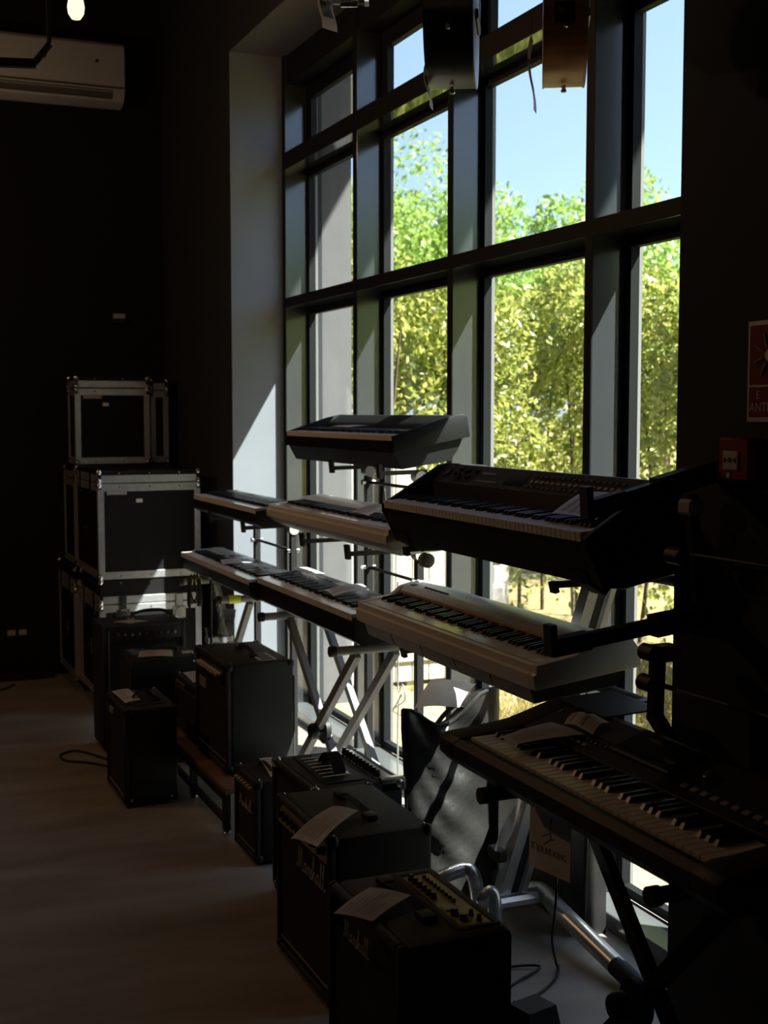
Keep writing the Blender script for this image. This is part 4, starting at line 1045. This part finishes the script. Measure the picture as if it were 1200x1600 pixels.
t = thing('power_adapter', 'black power adapter block on the floor at the bottom edge', 'power adapter', (1.73, 3.02, 0), .25)
MB().hexa([(-.06, -.05, 0), (.06, -.05, 0), (.06, .05, 0), (-.06, .05, 0), (-.05, -.042, .055), (.05, -.042, .055), (.05, .042, .055), (-.05, .042, .055)]).build('housing', 'plastic', t)
MB().cyl((0, .048, .03), (0, .075, .03), .007, n=10).build('strain_relief', 'rubber', t, 40)
t = thing('power_strip', 'dark power strip on the floor along the far wall', 'power strip', (.60, 8.30, 0))
MB().box(0, .62, 0, .07, 0, .045, .006).build('housing', 'plastic', t)
for i in range(6): MB().lathe([(.02, .045), (.019, .047)], n=14).build('socket', 'rubber', t, 40, loc=(.07+i*.09, .035, 0))
t = thing('connector_box', 'small grey box on the sill edge where the cord ends', 'connector box', (2.26, 5.18, .0))
MB().box(-.055, -.002, -.05, .06, 0, .055, .005).build('housing', 'chrome', t)
MB().box(-.05, -.01, -.04, .05, .055, .058, .001).build('lid', 'piano_grey', t)

# accessories by the boxy amp: pole, cable bundle, plastic bag with a brochure
t = thing('microphone_stand', 'thin dark microphone stand pole rising beside the small bench amp', 'stand', (1.665, 6.13, 0))
MB().tube([(0, 0, .02), (0, 0, .90)], .007, 8).build('pole', 'steel', t, 40)
MB().lathe([(.06, 0), (.06, .01), (.02, .022), (.008, .03)], n=24).build('base', 'steel', t, 40)
MB().tube([(0, 0, .88), (-.02, -.03, .9)], .009, 8).build('clutch', 'plastic', t)
pts = []
for i in range(60):
    a = i*.75; pts.append((1.57+.03*math.sin(a*.31), 6.08+.035*math.cos(a), .83+.07*math.sin(a)+.012*math.sin(i)))
o = MB().tube([Vector(p)-Vector((1.57, 6.08, .7)) for p in pts], .0045, 6).build('cable_bundle', 'rubber', None, 60, loc=(1.57, 6.08, .7)); tag(o, 'coiled bundle of black cables hanging at the far piano end', 'cable')
t = thing('accessory_bag', 'clear plastic bag with a dark brochure hanging under the far piano', 'plastic bag', (1.66, 6.18, .58))
MB().sheet(lambda u, v: (-.01+.16*u, .012*math.sin(9*u+4*v), .30*v+.01*math.sin(8*u)), 10, 12, .0008).build('film', 'film', t, 60)
MB().box(.05, .13, .006, .010, .02, .15).build('brochure', 'paper_dark', t, rot=(0, R(8), 0))
MB().box(.0, .14, .02, .06, -.04, .0, .008).build('boxed_part', 'chrome', t)

# ================================================================== ON THE WALLS AND OVERHEAD
t = thing('air_conditioner', 'cream wall mounted air conditioner at the upper left', 'air conditioner', (0.55, Y_FAR, 3.62), 0)
prof = [(0, 0.02), (-.10, 0.0), (-.185, .03), (-.225, .085), (-.225, .36), (-.20, .385), (0, .385)]
MB().prism(prof, 0, 1.16, 'x', .006).build('housing', 'ac', t, 50)
MB().hexa([(.02, -.232, .10), (1.15, -.232, .10), (1.15, -.224, .10), (.02, -.224, .10), (.02, -.232, .112), (1.15, -.232, .112), (1.15, -.224, .112), (.02, -.224, .112)]).build('trim_line', 'chrome', t)
MB().hexa([(.06, -.2125, .045), (1.08, -.2125, .045), (1.08, -.19, .042), (.06, -.19, .042), (.06, -.2305, .09), (1.08, -.2305, .09), (1.08, -.20, .09), (.06, -.20, .09)]).build('air_outlet', 'ac_dark', t)
MB().bar((.07, -.234, .078), (1.07, -.234, .078), .012, .004).build('louvre', 'ac', t)
MB().lathe([(.012, -.228), (.010, -.224)], (.985, 0, .26), 'y', 16).build('indicator', 'chrome', t)
for i in range(3): MB().lathe([(.008, -.2275), (.006, -.2245)], (.49+i*.018, 0, .185), 'y', 10).build('maker_mark', 'ac_dark', t)

t = thing('hanging_bracket', 'black square tube bracket hanging in front of the air conditioner', 'bracket', (.70, 4.60, 2.92))
MB().tube([(0, 0, Z_CEIL-2.92), (0, 0, .05), (-.02, 0, .0)], .010, 4).build('drop_rod', 'steel', t)
MB().bar((0, 0, .04), (-.05, 0, -.025), .03, .022).build('elbow', 'steel', t)
MB().bar((-.045, 0, -.028), (-.55, .12, -.03), .026, .028).build('arm', 'steel', t)
MB().lathe([(.006, -.02), (.005, 0)], (-.14, 0, -.028), 'y', 10).build('bolt', 'chrome', t)

t = thing('motion_sensor', 'tiny sensor box high on the far dark wall', 'sensor', (1.64, Y_FAR-.002, 2.28))
MB().box(0, .10, -.03, 0, 0, .03, .004).build('housing', 'plastic', t); MB().box(.012, .09, -.026, 0, .03, .062, .004).build('cover', 'ac', t)
t = thing('wall_socket', 'double wall socket low on the far dark wall', 'socket', (.93, Y_FAR-.002, .255))
MB().box(0, .15, -.008, 0, 0, .075, .003).build('plate', 'plastic', t)
for x in (.04, .11): MB().box(x-.025, x+.025, -.012, -.008, .02, .055, .002).build('outlet', 'ac', t)

t = thing('safety_sign', 'red and white fire safety sign reading ANTI on the right wall', 'sign', (WI-.0015, 2.475, 1.678), RZ)
MB().box(0, .17, -.003, 0, 0, .237, .001).build('board', 'white_pl', t)
MB().box(.008, .162, -.0045, -.003, .012, .226, .001).build('red_field', 'red_sign', t)
MB().box(.008, .162, -.0055, -.0045, .082, .087).build('divider', 'white_pl', t)
link('lettering', text_mesh('ANTI', .030, .0003), 'white_pl', t, (.012, -.005, .025), (PI/2, 0, 0))
link('lettering', text_mesh('E', .026, .0003), 'white_pl', t, (.035, -.005, .055), (PI/2, 0, 0))
for i in range(8):
    a = 2*PI*i/8+.3
    MB().bar((.078+.02*math.cos(a), -.005, .155+.02*math.sin(a)), (.078+.052*math.cos(a), -.005, .155+.052*math.sin(a)), .0012, .009, (0, 1, 0)).build('symbol_ray', 'white_pl', t)
MB().lathe([(.014, -.006), (.013, -.0045)], (.078, 0, .155), 'y', 16).build('symbol_button', 'white_pl', t)
t = thing('alarm_call_point', 'red fire alarm call point with a white press panel on the right wall', 'alarm', (WI-.001, 2.528, 1.538), RZ)
MB().box(0, .115, -.045, 0, 0, .104, .006).build('housing', 'red', t, 40)
MB().box(.024, .082, -.050, -.045, .026, .072, .003).build('press_panel', 'white_pl', t, 40)
MB().lathe([(.007, -.051), (.006, -.0495)], (.053, 0, .05), 'y', 12).build('symbol_dot', 'rubber', t)
for s in (-1, 1): MB().prism([(.053+s*.010, .050), (.053+s*.022, .057), (.053+s*.022, .043)], -.051, -.0495, 'y').build('symbol_arrow', 'rubber', t)
MB().lathe([(.007, -.048), (.006, -.045)], (.045, 0, .014), 'y', 12).build('key_hole', 'white_pl', t)

# guitars hanging from the ceiling, only the body ends in view
def guitar_outline(n=48):
    pts = []
    for i in range(n):
        a = 2*PI*i/n
        z = .25-.25*math.cos(a)
        k = z/.5
        wdt = .195*math.sin(PI*min(1, max(0, k**.72)))**.55*(1-.18*k)-.045*math.exp(-((k-.60)/.13)**2)
        pts.append((wdt*(1 if math.sin(a) >= 0 else -1)*min(1, abs(math.sin(a))*6), z))
    return pts
def guitar(label, loc, rotz, side, top, thick, jack):
    t = thing('acoustic_guitar', label, 'guitar', loc, rotz, 'acoustic guitars hanging overhead')
    ol = guitar_outline()
    MB().prism(ol, 0, thick, 'y').build('body_sides', side, t, 50)
    MB().prism([(x*1.012, z*1.012-.002) for x, z in ol], -.004, 0, 'y').build('top_plate', top, t, 50)
    MB().prism([(x*1.012, z*1.012-.002) for x, z in ol], thick, thick+.004, 'y').build('back_plate', side, t, 50)
    MB().lathe([(.05, -.0055), (.048, -.0045)], (0, 0, .30), 'y', 28).build('sound_hole', 'rubber', t, 40)
    MB().box(-.075, .075, -.012, -.004, .14, .165, .003).build('bridge', 'neck', t)
    MB().box(-.028, .028, -.010, .018, .47, .86, .006).build('neck', 'neck', t, 40)
    MB().prism([(-.028, .86), (.028, .86), (.038, .89), (.036, 1.03), (-.036, 1.03), (-.038, .89)], .002, .018, 'y').build('headstock', 'neck', t)
    for s in (-1, 1):
        for z in (.90, .945, .99): MB().cyl((s*.036, .010, z), (s*.058, .010, z), .006, n=8).build('tuning_peg', 'chrome', t, 40)
    for i in range(6): MB().tube([(-.022+.0088*i, -.013, .15), (-.016+.0064*i, -.012, .87)], .0006, 4).build('string', 'chrome', t)
    MB().lathe([(.006, -.004), (.005, -.012), (.008, -.018), (.006, -.021)], (0, thick/2, 0), 'z', 12).build('end_pin', 'chrome', t, 40)
    MB().lathe([(.008, 0), (.008, .004), (.005, .008)], n=12).build('strap_button', 'chrome', t, 40, loc=(-.17, thick/2, .095), rot=(0, -PI*.5, 0))
    if jack:
        MB().box(-.186, -.170, thick*.30, thick*.78, .10, .145, .002).build('jack_plate', 'plastic', t)
        MB().lathe([(.008, -.191), (.007, -.186)], (0, thick*.62, .122), 'x', 12).build('jack_socket', 'chrome', t, 40)
    MB().tube([(0, .01, 1.0), (0, .01, Z_CEIL-loc[2])], .006, 6).build('hanger_rod', 'steel', t)
    MB().tube(smooth_path([(-.04, -.02, .87), (-.035, .02, .865), (0, .03, .865), (.035, .02, .865), (.04, -.02, .87)], 4), .007, 6).build('hanger_yoke', 'rubber', t)
    return t
guitar('dark acoustic guitar with a pale grey top hanging overhead', (1.49, 2.935, 2.520), R(60.5), 'guitar_dark', 'guitar_top_dark', .112, False)
guitar('brown mahogany sided guitar hanging overhead with a black jack plate', (1.734, 2.815, 2.520), R(60.5), 'mahogany', 'spruce', .098, True)
def hang_tag(label, loc, h, wd, yaw, lean):
    t = thing('price_tag', label, 'price tag', loc, yaw, 'price tags on hanging instruments')
    MB().sheet(lambda u, v: (wd*(u-.5)+lean*v, .008*math.sin(5*v), -h*v), 3, 10, .001).build('card', 'paper', t, 60)
    MB().sheet(lambda u, v: (wd*(u-.5)*.7+lean*(.3+.4*v), .008*math.sin(5*(.3+.4*v))-.0016, -h*(.3+.4*v)), 2, 4).build('print', 'ink', t)
    MB().tube([(0, 0, 0), (0, .0, .05)], .001, 4).build('string', 'rubber', t)
    return t
hang_tag('narrow price tag hanging beside the dark acoustic guitar', (1.378, 2.97, 2.575), .115, .05, R(55), .004)
hang_tag('long price tag hanging beside the brown guitar', (1.625, 2.885, 2.637), .18, .05, R(52), .012)
hang_tag('white price tag hanging from the chrome rimmed drum near the top', (1.169, 3.133, 2.775), .105, .055, R(25), .004)

t = thing('hanging_drum', 'small chrome rimmed hand drum hanging at the top edge', 'drum', (1.222, 3.113, 2.802), -YAW)
MB().lathe([(.066, -.05), (.066, .05)], axis='x', n=32).build('shell', 'film', t, 50)
for x in (-.05, .045): MB().lathe([(.064, x-.005), (.070, x-.005), (.070, x+.006), (.064, x+.006)], axis='x', n=32).build('rim', 'chrome', t, 40)
for i in range(6):
    a = 2*PI*i/6; MB().box(-.022, .022, -.005, .005, .064, .074, .002).build('lug', 'chrome', t, rot=(a, 0, 0))
MB().tube([(0, 0, .066), (0, 0, Z_CEIL-2.802)], .004, 6).build('hanging_cord', 'rubber', t)
